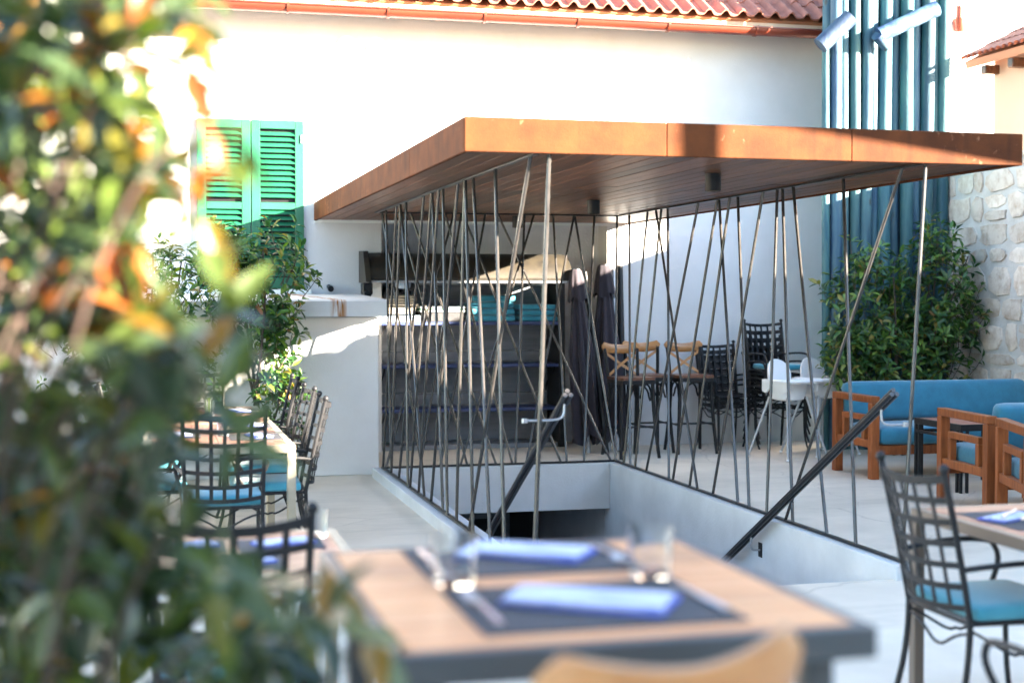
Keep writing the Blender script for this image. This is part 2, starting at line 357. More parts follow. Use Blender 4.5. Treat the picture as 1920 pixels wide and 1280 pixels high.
def inst(name, me, parent=None, loc=(0, 0, 0), rot=(0, 0, 0), scale=(1, 1, 1)):
    o = bpy.data.objects.new(name, me); C.objects.link(o); o.location = loc; o.rotation_euler = rot; o.scale = scale
    if parent is not None: o.parent = parent
    return o
def thing(name, label, cat, loc=(0, 0, 0), rz=0, group=None):
    o = bpy.data.objects.new(name, None); C.objects.link(o); o.location = loc; o.rotation_euler = (0, 0, rz); o.empty_display_size = .1
    return tag(o, label, cat, group)
def tag(o, label=None, cat=None, group=None, kind=None):
    if label: o['label'] = label
    if cat: o['category'] = cat
    if group: o['group'] = group
    if kind: o['kind'] = kind
    return o
def copy_tree(o, parent=None):
    c = o.copy(); C.objects.link(c); c.parent = parent
    for ch in o.children: copy_tree(ch, c)
    return c
def place(proto, used, loc, rz, label, group=None):
    o = proto if not used else copy_tree(proto)
    o.location = loc; o.rotation_euler = (0, 0, rz); o['label'] = label
    if group: o['group'] = group
    return o
def arc(c, r, a0, a1, n, plane='xz'):
    out = []
    for i in range(n + 1):
        a = a0 + (a1 - a0) * i / n; u, w = r * math.cos(a), r * math.sin(a)
        out.append((c[0] + u, c[1], c[2] + w) if plane == 'xz' else (c[0], c[1] + u, c[2] + w) if plane == 'yz' else (c[0] + u, c[1] + w, c[2]))
    return out
def bez(p0, p1, p2, p3, n=10):
    p0, p1, p2, p3 = map(Vector, (p0, p1, p2, p3)); o = []
    for i in range(n + 1):
        t = i / n; o.append(p0 * (1 - t) ** 3 + p1 * 3 * t * (1 - t) ** 2 + p2 * 3 * t * t * (1 - t) + p3 * t ** 3)
    return o

# ------------------------------------------------------------------ setting: terrace, stairwell
XL, XR, YF, YN, YW = 2.05, 4.10, 12.15, 7.15, 14.30
m = MB()
g = lambda x0, x1, y0, y1: m.add([(x0, y0, 0), (x1, y0, 0), (x1, y1, 0), (x0, y1, 0)], [(0, 1, 2, 3)])
g(-200, 2.06, -200, 200); g(4.02, 200, -200, 200); g(2.06, 4.02, -200, YN); g(2.06, 4.02, 12.18, 200)
tag(m.build('terrace_floor', 'concrete', smooth=False), kind='structure')

stairwell = bpy.data.objects.new('stairwell', None); C.objects.link(stairwell); stairwell['kind'] = 'structure'
MB().box(1.88, 2.06, YN - .05, 12.341, -3.2, .085, .005).build('side_wall', 'grey_plaster', stairwell)
MB().box(4.02, 4.14, YN - .05, 12.341, -3.2, .085, .005).build('side_wall', 'grey_plaster', stairwell)
MB().box(1.88, 2.06, 12.342, 15.0, -3.2, -.003).build('side_wall', 'grey_plaster', stairwell, smooth=False)
MB().box(4.02, 4.14, 12.342, 15.0, -3.2, -.003).build('side_wall', 'grey_plaster', stairwell, smooth=False)
MB().box(2.063, 4.017, 12.18, 12.34, -.33, .083, .004).build('beam', 'grey_plaster', stairwell)
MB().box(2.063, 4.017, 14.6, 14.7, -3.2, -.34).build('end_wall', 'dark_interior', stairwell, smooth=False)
MB().box(2.063, 4.017, 12.341, 14.6, -.33, -.2).build('lower_ceiling', 'grey_plaster', stairwell, smooth=False)
MB().box(2.063, 4.017, YN, 15, -3.3, -3.05).build('lower_floor', 'concrete', stairwell, smooth=False)
d = MB(); d.box(2.75, 2.82, 14.5, 14.6, -3.05, -.75); d.box(3.6, 3.67, 14.5, 14.6, -3.05, -.75); d.box(2.75, 3.67, 14.5, 14.6, -.75, -.68)
d.build('door_frame', 'panel_grey', stairwell, smooth=False)
for i in range(17):
    y0 = YN + .002 + .30 * i; z1 = -.172 * (i + 1)
    MB().box(2.063, 4.017, y0, y0 + .33, z1 - .17, z1, .006).build('step', 'grey_plaster', stairwell)

# ------------------------------------------------------------------ house behind the terrace
house = thing('white_house', 'long white plastered house with terracotta roof behind the terrace', 'house', (0, 0, 0))
w = MB()
w.box(-8, 2.28, YW, YW + .3, 0, 4.385); w.box(4.68, 7.4, YW, YW + .3, 0, 4.385); w.box(2.28, 4.68, YW, YW + .3, 2.40, 4.385)
w.build('wall', 'house_plaster', house, smooth=False)
w = MB(); w.box(2.0, 4.68, YW + .55, YW + .85, 0, 2.6); w.box(4.68, 4.9, YW + .301, YW + .85, 0, 2.6); w.box(2.0, 2.28, YW + .301, YW + .85, 0, 2.6); w.box(1.9, 4.8, YW + .301, YW + .85, 2.402, 2.6)
w.build('niche_wall', 'rough_plaster', house, smooth=False)
MB().box(-8, 7.4, 14.0, YW + .6, 4.387, 4.425).build('eave_soffit', 'eave_board', house, smooth=False)
MB().box(-8, 7.3, 13.96, 13.998, 4.365, 4.485).build('eave_board', 'eave_board', house, smooth=False)
# gutter: half round channel, sections and brackets
gut = None
prof = [(.075 * math.cos(a), .075 * math.sin(a)) for a in np.linspace(PI, 2 * PI, 11)]
pi_ = [(.068 * math.cos(a), .068 * math.sin(a)) for a in np.linspace(2 * PI, PI, 11)]
gm = MB(); gm.prism([(13.885 + p[0], 4.38 + p[1]) for p in prof + pi_], 'x', -8, 7.05)
gm.tube([(-8, 13.808, 4.383), (7.05, 13.808, 4.383)], .010, 8)
gut = gm.build('gutter', 'gutter_paint', house)
x = -1.6
while x < 7:
    b = MB(); b.strip([(x, 13.885 + .082 * math.cos(a), 4.38 + .082 * math.sin(a)) for a in np.linspace(PI - .2, 2 * PI, 10)], .025, .006, (1, 0, 0))
    b.build('bracket', 'gutter_paint', gut); x += .97
# roof tiles
roof = MB().prism([(13.93, 4.48), (18.5, 7.445), (18.5, 7.325), (14.0, 4.43)], 'x', -8, 7.35).build('roof', 'clay', house, smooth=False)
def tile_mesh():
    W = .368; Ln = .44; n = 24; vs = []; fs = []
    for k in range(3):
        for i in range(n + 1):
            x = W * i / n; ph = (x / .184) % 1.0
            zz = .052 * math.sin(PI * ph / .55) if ph < .55 else .008 * -math.sin(PI * (ph - .55) / .45)
            for l in (0, 1): vs.append((x, Ln * (k / 2), zz + (0 if l else -.018)))
    q = (n + 1) * 2
    for k in range(2):
        for i in range(n):
            a = k * q + i * 2; fs.append((a + 1, a + 3, a + q + 3, a + q + 1)); fs.append((a, a + q, a + q + 2, a + 2))
    for i in range(n): fs.append((i * 2, i * 2 + 2, i * 2 + 3, i * 2 + 1))
    b = MB(); b.add(vs, fs); return b.mesh('tile', 'roof_tile', angle=50)
tm = tile_mesh(); pitch = math.atan2(7.52 - 4.555, 18.5 - 13.93)
for r in range(3):
    for c in range(27):
        x = -2.5 + .368 * c + random.uniform(-.004, .004)
        s = r * .36
        inst('tile', tm, roof, (x, 13.86 + s * math.cos(pitch), 4.485 + s * math.sin(pitch) + .03 + random.uniform(-.004, .004)), (pitch - .03 + random.uniform(-.01, .01), 0, random.uniform(-.006, .006)))
rest = MB(); Wn = 500
xs = np.linspace(-2.5, 7.43, Wn)
for r in range(3, 13):
    vs = []; fs = []
    for i, x in enumerate(xs):
        ph = ((x + 2.5) / .184) % 1.0; zz = .052 * math.sin(PI * ph / .55) if ph < .55 else 0
        for s in (r * .36, r * .36 + .42): vs.append((x, 13.86 + s * math.cos(pitch), 4.505 + s * math.sin(pitch) + zz - (.02 if s > r * .36 else -.012)))
    for i in range(Wn - 1): fs.append((2 * i, 2 * i + 2, 2 * i + 3, 2 * i + 1))
    rest.add(vs, fs)
tag(rest.build('upper_tiles', 'roof_tile', roof), kind='stuff')
# round wall vents
for x in (1.936, 2.232):
    v = MB(); v.tube([(x, YW + .02, 4.09), (x, YW - .028, 4.09)], [.098, .098], 28); v.tube([(x, YW - .028, 4.09), (x, YW - .036, 4.09)], [.08, .07], 24)
    v.build('vent_cover', 'plaster', house)
# shutters
def shutter(x0, x1, z0, z1):
    y = YW - .05; fw = .085
    f = MB(); f.box(x0, x0 + fw, y, y + .04, z0, z1, .004); f.box(x1 - fw, x1, y, y + .04, z0, z1, .004)
    f.box(x0 + fw, x1 - fw, y + .001, y + .039, z1 - fw, z1, .004); f.box(x0 + fw, x1 - fw, y + .001, y + .039, z0, z0 + fw * 1.3, .004)
    f.box(x0 + fw, x1 - fw, y + .001, y + .039, (z0 + z1) / 2 - .05, (z0 + z1) / 2 + .02, .004)
    o = f.build('shutter', 'green_paint', house)
    sl = MB().box(x0 + fw + .001, x1 - fw - .001, -.026, .026, -.005, .005, .002, Matrix.Identity(4)).mesh('slat', 'green_paint')
    z = z0 + fw * 1.3 + .03
    while z < z1 - fw - .02:
        if abs(z - (z0 + z1) / 2 + .015) > .055: inst('slat', sl, o, (0, y + .02, z), (R(42), 0, 0))
        z += .0555
    MB().box(x0 + fw, x1 - fw, YW - .004, YW + .01, z0 + .05, z1 - .05).build('shutter_backing', 'black_paint', o, smooth=False)
    return o
s1 = shutter(.985, 1.497, 1.66, 3.32); s2 = shutter(.46, .975, 1.66, 3.32)
for z in (3.14, 1.86): MB().tube([(1.475, YW - .058, z - .04), (1.475, YW - .058, z + .04)], .009, 8).build('hinge', 'steel', s1)
MB().box(.40, 1.56, YW - .16, YW - .002, 1.605, 1.65, .006).build('window_sill', 'paper_white', house)
sp = MB(); sp.tube([(1.745, YW, 1.68), (1.745, YW - .16, 1.66)], .022, 12); sp.tube([(1.745, YW - .16, 1.66), (1.745, YW - .19, 1.656)], .03, 12)
tag(sp.build('wall_spigot', 'black_paint'), 'short black pipe spigot sticking out of the wall above the ledge', 'pipe')

# ------------------------------------------------------------------ barbecue counter, hood, shelves in the niche
bbq = thing('barbecue_counter', 'white masonry counter with overhanging ledge left of the rod screen', 'counter', (0, 0, 0))
MB().box(-.4, 1.97, 12.52, YW - .002, 0, 1.40, .008).build('block', 'plaster', bbq)
MB().prism([(12.36, 1.405), (YW - .003, 1.405), (YW - .003, 1.61), (12.40, 1.556), (12.36, 1.54)], 'x', -.5, 2.02).build('ledge', 'ledge', bbq, smooth=False)

hood = thing('barbecue_hood', 'long dark metal barbecue hood over the shelves', 'hood', (0, 0, 0))
hp = [(14.82, 1.76), (14.82, 2.01)] + [(14.30 + .44 * math.cos(a), 1.74 + .28 * math.sin(a)) for a in np.linspace(PI * .5, PI * .97, 10)] + [(13.87, 1.74)]
MB().prism(hp, 'x', 2.10, 4.17).build('cover', 'hood_metal', hood, angle=25)
MB().prism([(13.80, 1.72), (14.0, 2.03), (14.80, 2.05), (14.80, 1.72)], 'x', 2.05, 2.10).build('end_cap', 'hood_metal', hood)
MB().box(2.11, 4.16, 13.855, 13.875, 1.715, 1.738, .003).build('edge_trim', 'galv', hood)
h = MB(); h.tube([(2.04, 13.78, 1.62), (2.04, 13.62, 1.60)], .035, 10); h.box(2.0, 2.10, 13.7, 13.84, 1.60, 1.715, .01); h.build('handle', 'black_paint', hood)

shelf = thing('shelf_unit', 'dark shelf unit with blue boards behind the rods', 'shelves', (0, 0, 0))
for z in (1.285, .845, .39):
    MB().box(2.29, 4.165, 14.36, 14.78, z, z + .035, .004).build('shelf_board', 'shelf_blue', shelf)
for (z0, z1) in ((.055, .38), (.435, .555), (.565, .835), (.89, 1.0), (1.01, 1.275), (1.33, 1.46), (1.47, 1.70)):
    MB().box(2.29, 4.16, 14.79, 14.83, z0, z1, .003).build('back_panel', 'panel_grey', shelf)
MB().box(4.17, 4.23, 14.34, 14.82, 0, 1.74, .004).build('upright', 'black_iron', shelf)
MB().box(2.29, 4.16, 14.37, 14.76, .002, .05).build('plinth', 'panel_grey', shelf, smooth=False)
for z in (1.285, .845, .39):
    for xx in (2.33, 4.14):
        MB().tube(bez((xx, 14.76, z - .26), (xx, 14.72, z - .1), (xx, 14.52, z - .14), (xx, 14.42, z - .005), 8), .008, 6).build('scroll_bracket', 'black_iron', shelf)

def cush_pile(n, x0, x1, z0, h, words):
    for i in range(n):
        dx = random.uniform(-.012, .012); t = h
        o = MB().cushion(x0 + dx, x1 + dx, 14.37, 14.74, z0 + i * t + .001, z0 + (i + 1) * t - .003, .004).build('folded_cushion', 'teal')
        tag(o, 'teal seat cushion, %s in the %s' % (words[i], 'left pile on the shelf' if x0 < 3.5 else 'right pile on the shelf'), 'cushion', 'teal cushions piled on the shelf')
cush_pile(4, 3.235, 3.70, 1.3205, .069, ('lowest', 'second from below', 'third from below', 'topmost'))
cush_pile(3, 3.755, 4.155, 1.3205, .060, ('lowest', 'middle', 'topmost'))
b = MB()
for i in range(7): b.cushion(2.34 + random.uniform(-.02, .02), 2.66 + random.uniform(-.03, .03), 14.39, 14.72, 1.40 + i * .028, 1.426 + i * .028, .003)
tag(b.build('folded_blankets', 'beige_cloth'), 'pile of thin beige folded blankets at the left end of the shelf', 'blankets')
b = MB()
for i in range(9): b.sphere((2.34 + i * .042, 14.43 + random.uniform(-.02, .05), 1.358), .030, 8, 5)
b.box(2.30, 2.70, 14.40, 14.7, 1.3205, 1.385, .006)
tag(b.build('patterned_mat', 'pale_blue'), 'pale blue bobbled mat under the beige blankets', 'mat')
b = MB()
for i in range(16): b.sphere((2.36 + random.uniform(0, .26), 14.5 + random.uniform(-.08, .1), 1.61 + random.uniform(-.03, .1)), random.uniform(.035, .07), 7, 5)
tag(b.build('charcoal_bag', 'charcoal'), 'crumpled black bag on top of the blankets', 'bag')
tag(MB().cushion(2.44, 2.60, 14.37, 14.46, 1.66, 1.76, .012).build('white_cloth', 'pale_blue'), 'small pale cloth tucked on the black bag', 'cloth')
bk = thing('binder_stack', 'white and green boards lying on the shelf', 'boards', (0, 0, 0))
MB().box(2.70, 3.16, 14.38, 14.7, 1.46, 1.484, .003).build('upper_board', 'paper_white', bk); MB().box(2.70, 3.15, 14.385, 14.7, 1.44, 1.458, .002).build('middle_board', 'book_green', bk)
MB().box(2.70, 3.16, 14.38, 14.7, 1.424, 1.438, .002).build('lower_board', 'paper_white', bk)
bb = MB(); bb.box(2.71, 3.15, 14.40, 14.7, 1.3205, 1.422, .005); tag(bb.build('storage_box', 'charcoal'), 'low black box under the white and green boards', 'box')

# ------------------------------------------------------------------ canopy with its screen of leaning rods
can = thing('stair_canopy', 'rust steel canopy on a screen of slanting iron rods over the stairs', 'canopy', (0, 0, 0))
CX0, CX1, CY0, CY1, CZ0, CZ1 = 1.60, 4.91, 7.28, YW - .01, 2.35, 2.52
MB().box(CX0 + .03, CX1 - .03, CY0 + .03, CY1, CZ0 + .045, CZ1 - .01).build('deck', 'dark_interior', can, smooth=False)
fx = [CX0, 2.72, 3.82, CX1]
for i in range(3): MB().box(fx[i] + (.001 if i else 0), fx[i + 1] - .001, CY0, CY0 + .028, CZ0 - .012, CZ1, .004).build('front_panel', 'corten', can)
fy = [CY0 + .029, 8.9, 11.3, CY1]
for i in range(3):
    MB().box(CX0, CX0 + .028, fy[i] + .0015, fy[i + 1] - .0015, CZ0 - .012, CZ1, .004).build('side_panel', 'corten', can)
    MB().box(CX1 - .028, CX1, fy[i] + .0015, fy[i + 1] - .0015, CZ0 - .012, CZ1, .004).build('side_panel', 'corten', can)
npl = 27; pw = (CX1 - CX0 - .062) / npl
for i in range(npl):
    x0 = CX0 + .031 + i * pw; cut = [CY0 + .031] + sorted([random.uniform(8.6, 10.4), random.uniform(11.4, 13.2)]) + [CY1 - .002]
    for k in range(3):
        dz = random.uniform(-.0012, .0012)
        MB().box(x0 + .003, x0 + pw - .003, cut[k] + .001, cut[k + 1] - .001, CZ0 + dz, CZ0 + .03, .002).build('soffit_plank', 'soffit_wood', can)
MB().box(CX0, CX1, CY1 + .001, YW - .001, CZ0 - .03, CZ0 + .03).build('wall_trim', 'paper_white', can, smooth=False)
Lr = [(12.33, 11.82), (11.8, 12.22), (11.52, 11.79), (11.52, 10.35), (11.29, 10.98), (10.56, 11.47), (10.24, 9.67), (10.24, 10.86), (9.93, 10.56), (9.8, 9.44), (9.35, 10.08), (9.1, 9.16), (9.05, 8.65), (8.88, 8.19), (8.22, 7.83), (7.42, 8.76)]
Rr = [(12.51, 11.83), (11.99, 12.0), (11.8, 10.23), (11.65, 11.69), (11.53, 10.87), (10.78, 11.39), (10.41, 10.78), (10.39, 9.49), (10.14, 10.4), (10.03, 9.28), (9.55, 9.95), (9.3, 8.99), (9.21, 8.56), (9.04, 8.09), (8.32, 7.71), (7.58, 8.66), (7.34, 7.17)]
Fr = [(2.05, 2.3), (2.31, 2.97), (2.2, 2.71), (2.63, 3.12), (3.13, 4.04), (2.8, 3.57), (2.78, 2.29), (2.71, 1.99), (3.01, 2.47), (3.38, 3.15), (3.47, 2.65), (3.66, 3.63), (3.86, 3.25), (3.87, 4.09), (4.06, 3.79), (4.29, 4.09)]
LB, LT, RB, RT, FB, FT = 1.96, 2.0, 4.09, 4.31, 12.24, 12.80
ZB = .098; ZT = CZ0 - .012
j = 0
def rod(a, b, r=.0106):
    v = Vector(b) - Vector(a); mid = (Vector(a) + Vector(b)) / 2; bow = Vector((random.uniform(-.004, .004), random.uniform(-.004, .004), 0))
    MB().tube([a, mid + bow, b], r, 8).build('rod', 'iron', can)
for k, (t, bt) in enumerate(Lr): rod((LB + random.uniform(-.01, .01), bt, ZB), (LT + random.uniform(-.01, .01), t, ZT))
rod((1.975, 7.28, ZB), (2.075, 7.34, ZT), .0125)
for k, (t, bt) in enumerate(Rr): rod((RB + random.uniform(-.01, .01), bt, ZB), (RT + random.uniform(-.01, .01), t, ZT))
for k, (t, bt) in enumerate(Fr): rod((bt, FB + random.uniform(-.01, .01), ZB), (t, FT + random.uniform(-.01, .01), ZT))
for z0, z1, y0, xl, xr, yf in ((.087, .102, YN, LB, RB, FB), (CZ0 - .016, CZ0 - .003, 7.32, LT, RT, FT)):
    MB().box(xl - .018, xl + .018, y0, yf + .018, z0, z1, .003).build('rail_plate', 'rail_iron', can)
    MB().box(xr - .018, xr + .018, y0, yf + .018, z0, z1, .003).build('rail_plate', 'rail_iron', can)
    MB().box(xl + .0185, xr - .0185, yf - .018, yf + .0175, z0, z1, .003).build('rail_plate', 'rail_iron', can)

# handrails: three tubes bundled together, on bent brackets
def handrail(x, y0, z0, y1, slope, sgn, label, brackets):
    t = thing('handrail', label, 'handrail', (x, y0, z0), 0, 'stair handrails')
    L_ = y1 - y0; e = Vector((0, L_, -slope * L_)); d = e.normalized()
    nrm = Vector((0, slope, 1)).normalized()
    for (a, b) in ((-.0155, 0), (.0155, 0), (0, .025)):
        off = Vector((a, 0, 0)) + nrm * b
        tb = MB().tube([off, off + e], .0135, 12).build('rail_tube', 'rail_iron', t)
        MB().tube([off - d * .004, off - d * .0002], .0138, 12).build('end_cap', 'iron', tb)
    for (yb, reach, wall) in brackets:
        p = d * ((yb - y0) / d.y); q = p + Vector((0, 0, -.10))
        pts = bez(p + Vector((0, 0, -.012)), p + Vector((0, 0, -.11)), q + Vector((0, 0, -.0)), q + Vector((sgn * reach, 0, .0)), 10)
        br = MB().tube(pts, .007, 8).build('bracket', 'galv', t)
        if wall: MB().box(q.x + sgn * reach - .004, q.x + sgn * reach + .004, q.y - .03, q.y + .03, q.z - .05, q.z + .05, .002).build('wall_plate', 'black_iron', br)
        else: MB().tube([Vector((q.x + sgn * reach, q.y, q.z - .012)), Vector((q.x + sgn * reach, q.y, q.z + .012))], .017, 10).build('collar', 'galv', br)
handrail(2.20, 7.40, 1.045, 11.4, .572, -1, 'left stair handrail of three bundled iron tubes', ((7.47, .225, False), (9.9, .135, True)))
handrail(3.95, 7.02, 1.045, 11.2, .572, 1, 'right stair handrail of three bundled iron tubes', ((7.16, .15, False), (8.92, .07, True)))

# downlights under the canopy
for k, (x, y) in enumerate(((3.42, 8.33), (3.44, 10.86), (3.42, 13.2))):
    t = thing('ceiling_spotlight', 'black cylinder spotlight under the canopy, ' + ('nearest the front edge' if k == 0 else 'the middle one' if k == 1 else 'farthest back'), 'spotlight', (x, y, CZ0 - .112), 0, 'spotlights under the canopy')
    MB().lathe([(.040, .012), (.042, .004), (.05, 0), (.05, .110), (.0, .110)], n=24).build('housing', 'black_paint', t)
    MB().lathe([(.0, .010), (.041, .010)], n=24).build('lens', 'lamp_glow', t)

# ------------------------------------------------------------------ blue log screen and stone wall
logs = thing('log_screen', 'tall screen of blue stained logs in the corner', 'log screen', (.05, .10, 0))
edges = [6.653, 6.73, 6.845, 6.965, 7.065, 7.18, 7.29, 7.40]
def log(x, y, r, z1, mt='blue_log'):
    n = 9; b = MB(); pts = []; rs = []
    ph = random.uniform(0, 6)
    for i in range(n + 1):
        z = z1 * i / n; pts.append((x + .012 * math.sin(z * .9 + ph), y + .012 * math.cos(z * .7 + ph), z)); rs.append(r * (1.04 - .06 * i / n + random.uniform(-.015, .015)))
    b.tube(pts, rs, 18); return b.build('log', mt, logs, angle=60)
lx = [(6.69, 13.30, .040), (6.79, 13.28, .058), (6.905, 13.33, .055), (7.015, 13.30, .054), (7.125, 13.26, .058), (7.235, 13.33, .052), (7.35, 13.28, .066), (7.49, 13.36, .062), (7.60, 13.28, .066), (7.735, 13.36, .06), (7.83, 13.27, .068), (7.955, 13.36, .06), (8.02, 13.28, .062)]
for i, (x, y, r) in enumerate(lx): log(x, y, r, 4.12 if i == 0 else 6.6 + random.uniform(-.3, .3))
for i in range(13): log(6.80 + i * .108, 13.47 + random.uniform(-.02, .02), .062, 6.4)
for i in range(6): log(8.03 + random.uniform(-.015, .015), 13.50 + i * .115, .062, 6.3)  # return row added out of sight to keep sun off the wall
d = MB(); d.tube([(6.54, 13.14, 4.11), (6.84, 13.08, 4.40)], [.088, .086], 18); d.build('log', 'blue_log', logs, angle=60)
d = MB(); d.tube([(7.18, 13.12, 4.24), (7.80, 13.06, 4.53)], [.078, .082], 18); d.build('log', 'blue_log', logs, angle=60)
d = MB(); d.tube([(7.30, 13.17, 4.13), (7.15, 13.10, 4.24)], [.05, .062], 14); d.build('log', 'blue_log', logs, angle=60)

XS = 8.15
sw = thing('stone_wall', 'rough limestone wall along the right side of the terrace', 'wall', (0, 0, 0))
MB().box(XS, XS + .45, -14, 13.7, 0, 2.93).build('mortar_bed', 'mortar', sw, smooth=False)
MB().box(XS - .03, XS + .48, -14, 13.7, 2.931, 2.98, .008).build('coping', 'stone', sw)
z = .02
def stone(y0, y1, z0, z1):
    n = 9; cy, cz = (y0 + y1) / 2, (z0 + z1) / 2; hy, hz = (y1 - y0) / 2 - .012, (z1 - z0) / 2 - .012; b = MB(); vs = []; J = [random.uniform(.84, 1.03) for _ in range(12)]
    pr = random.uniform(.008, .026); ph_ = random.uniform(0, 6); n = random.choice((7, 8, 9, 11))
    for ring, (s_, x_) in enumerate(((1.0, .02), (.985, -pr * .8), (.88, -pr))):
        for k in range(n):
            a = 2 * PI * k / n + ph_; ca, sa = math.cos(a), math.sin(a); q = 1 / max(abs(ca), abs(sa)) ** .85
            jit = J[k] * random.uniform(.97, 1.02)
            vs.append((XS + x_ + random.uniform(-.006, .006), cy + ca * hy * q * s_ * jit, cz + sa * hz * q * s_ * jit))
    vs.append((XS - pr * 1.08, cy, cz)); fs = []
    for r_ in range(2):
        for k in range(n): fs.append((r_ * n + k, (r_ + 1) * n + k, (r_ + 1) * n + (k + 1) % n, r_ * n + (k + 1) % n))
    for k in range(n): fs.append((2 * n + k, 3 * n, 2 * n + (k + 1) % n))
    b.add(vs, fs); b.build('stone', 'stone', sw, angle=40)
while z < 2.86:
    h = min(random.uniform(.13, .34), 2.92 - z); y = 9.2 + random.uniform(-.2, 0)
    while y < 13.25:
        wd = random.uniform(.16, .55)
        if random.random() < .25 and h > .22:
            k = random.uniform(.4, .6); stone(y, y + wd, z, z + h * k); stone(y, y + wd, z + h * k, z + h)
        else: stone(y, y + wd, z + random.uniform(-.012, .012), z + h + random.uniform(-.012, .012))
        y += wd
    z += h

# ------------------------------------------------------------------ neighbouring buildings on the right
ph = thing('peach_house', 'small peach plastered house with a tiled eave beyond the stone wall', 'house', (0, 0, 0))
MB().box(9.07, 11.4, 12.7, 14.0, 0, 4.22).build('wall', 'peach', ph, smooth=False)
pr_ = MB().prism([(8.86, 4.20), (11.6, 5.55), (11.6, 5.47), (8.88, 4.12)], 'y', 12.6, 14.25).build('roof', 'clay', ph, smooth=False)
pp = math.atan2(1.35, 2.74)
def ptile():
    b = MB(); n = 8; vs = []; fs = []
    for k in range(2):
        for i in range(n + 1):
            a = PI * i / n; vs.append((.36 * k, .055 * math.cos(a), .045 * math.sin(a) + (.012 if k == 0 else 0)))
    for i in range(n): fs.append((i, i + 1, n + 2 + i, n + 1 + i))
    b.add(vs, fs); return b.mesh('tile', 'roof_tile', angle=60)
pt = ptile()
for r in range(4):
    for c in range(15): inst('tile', pt, pr_, (8.84 + r * .33 * math.cos(pp), 12.66 + c * .112, 4.20 + r * .33 * math.sin(pp) + .01), (0, -pp, 0))
for y in (12.95, 13.45, 13.95): MB().box(8.90, 9.25, y - .05, y + .05, 4.02, 4.12, .01).build('rafter_end', 'soffit_wood', ph)
wh = thing('far_white_house', 'sunlit white house wall behind the blue logs', 'house', (0, 0, 0))
MB().box(8.3, 16, 17.0, 17.4, 0, 8).build('wall', 'plaster', wh, smooth=False)
gp = MB(); gp.lathe([(.05, -.13), (.075, -.09), (.085, 0), (.09, .05)], (10.42, 16.9, 5.2), 14); gp.tube([(10.42, 16.9, 5.25), (10.42, 16.9, 5.42)], .05, 12)
gp.build('gutter_end', 'gutter_paint', wh)  # gutter end piece on the far wall, not a lamp
# the neighbour's house and added unseen casters that shade this end of the terrace (outside the frame)
nh = thing('neighbour_house', 'tall neighbouring house to the right, outside the frame', 'house', (0, 0, 0))
MB().box(XS + .46, 10, -14, 1.6, 0, 4.28).build('wall', 'peach', nh, smooth=False)
MB().prism([(XS + .1, 4.22), (10.2, 4.72), (10.2, 4.60), (XS + .1, 4.10)], 'y', -14.2, 1.7).build('roof', 'roof_tile', nh, smooth=False)
rh = thing('rear_house', 'white house closing the courtyard behind the viewer, outside the frame', 'house', (0, 0, 0))
MB().box(-14, 7.8, -7, -6, 0, 9.6).build('wall', 'plaster', rh, smooth=False)
MB().prism([(-5.6, 9.5), (-9, 11.4), (-9, 11.2), (-5.8, 9.4)], 'x', -14.2, 8).build('roof', 'roof_tile', rh, smooth=False)
for x in (-5, -1.5, 2.0, 5.5):
    for z in (1.0, 4.2): MB().box(x, x + 1.1, -5.998, -5.96, z, z + 1.6, .01).build('shutter', 'green_paint', rh)
wp = thing('wall_shade_block', 'long added planter trough on top of the stone wall, outside the frame', 'sunblock', (XS + .22, 8.7, 2.981))  # unseen, added to raise the wall's shadow on counter and rods
MB().box(-.18, .18, -1.5, 1.5, 0, .27, .012).build('baffle', 'clay', wp)
for k in range(9): MB().sphere((random.uniform(-.03, .03), -1.3 + .32 * k, .29), .15, 9, 6, .55).build('shade_mound', 'laurel', wp)
lt = thing('fascia_shade_caster', 'slab added to shade the canopy front, with a pier outside the frame', 'shade caster', (0, 0, 0))  # unseen slab and post, shaped only to cast the fascia's shadows
MB().box(XS + .02, XS + .12, 3.56, 3.68, 2.982, 4.6, .01).build('blocker', 'plaster', lt)
MB().prism([(3.96, 4.08), (6.4, 2.985), (6.4, 3.1), (3.96, 4.38)] if False else [(3.90, 4.12), (5.65, 3.0), (5.75, 3.26), (3.90, 4.385)], 'x', XS + .02, XS + .5).build('shade_slab', 'roof_tile', lt, smooth=False)

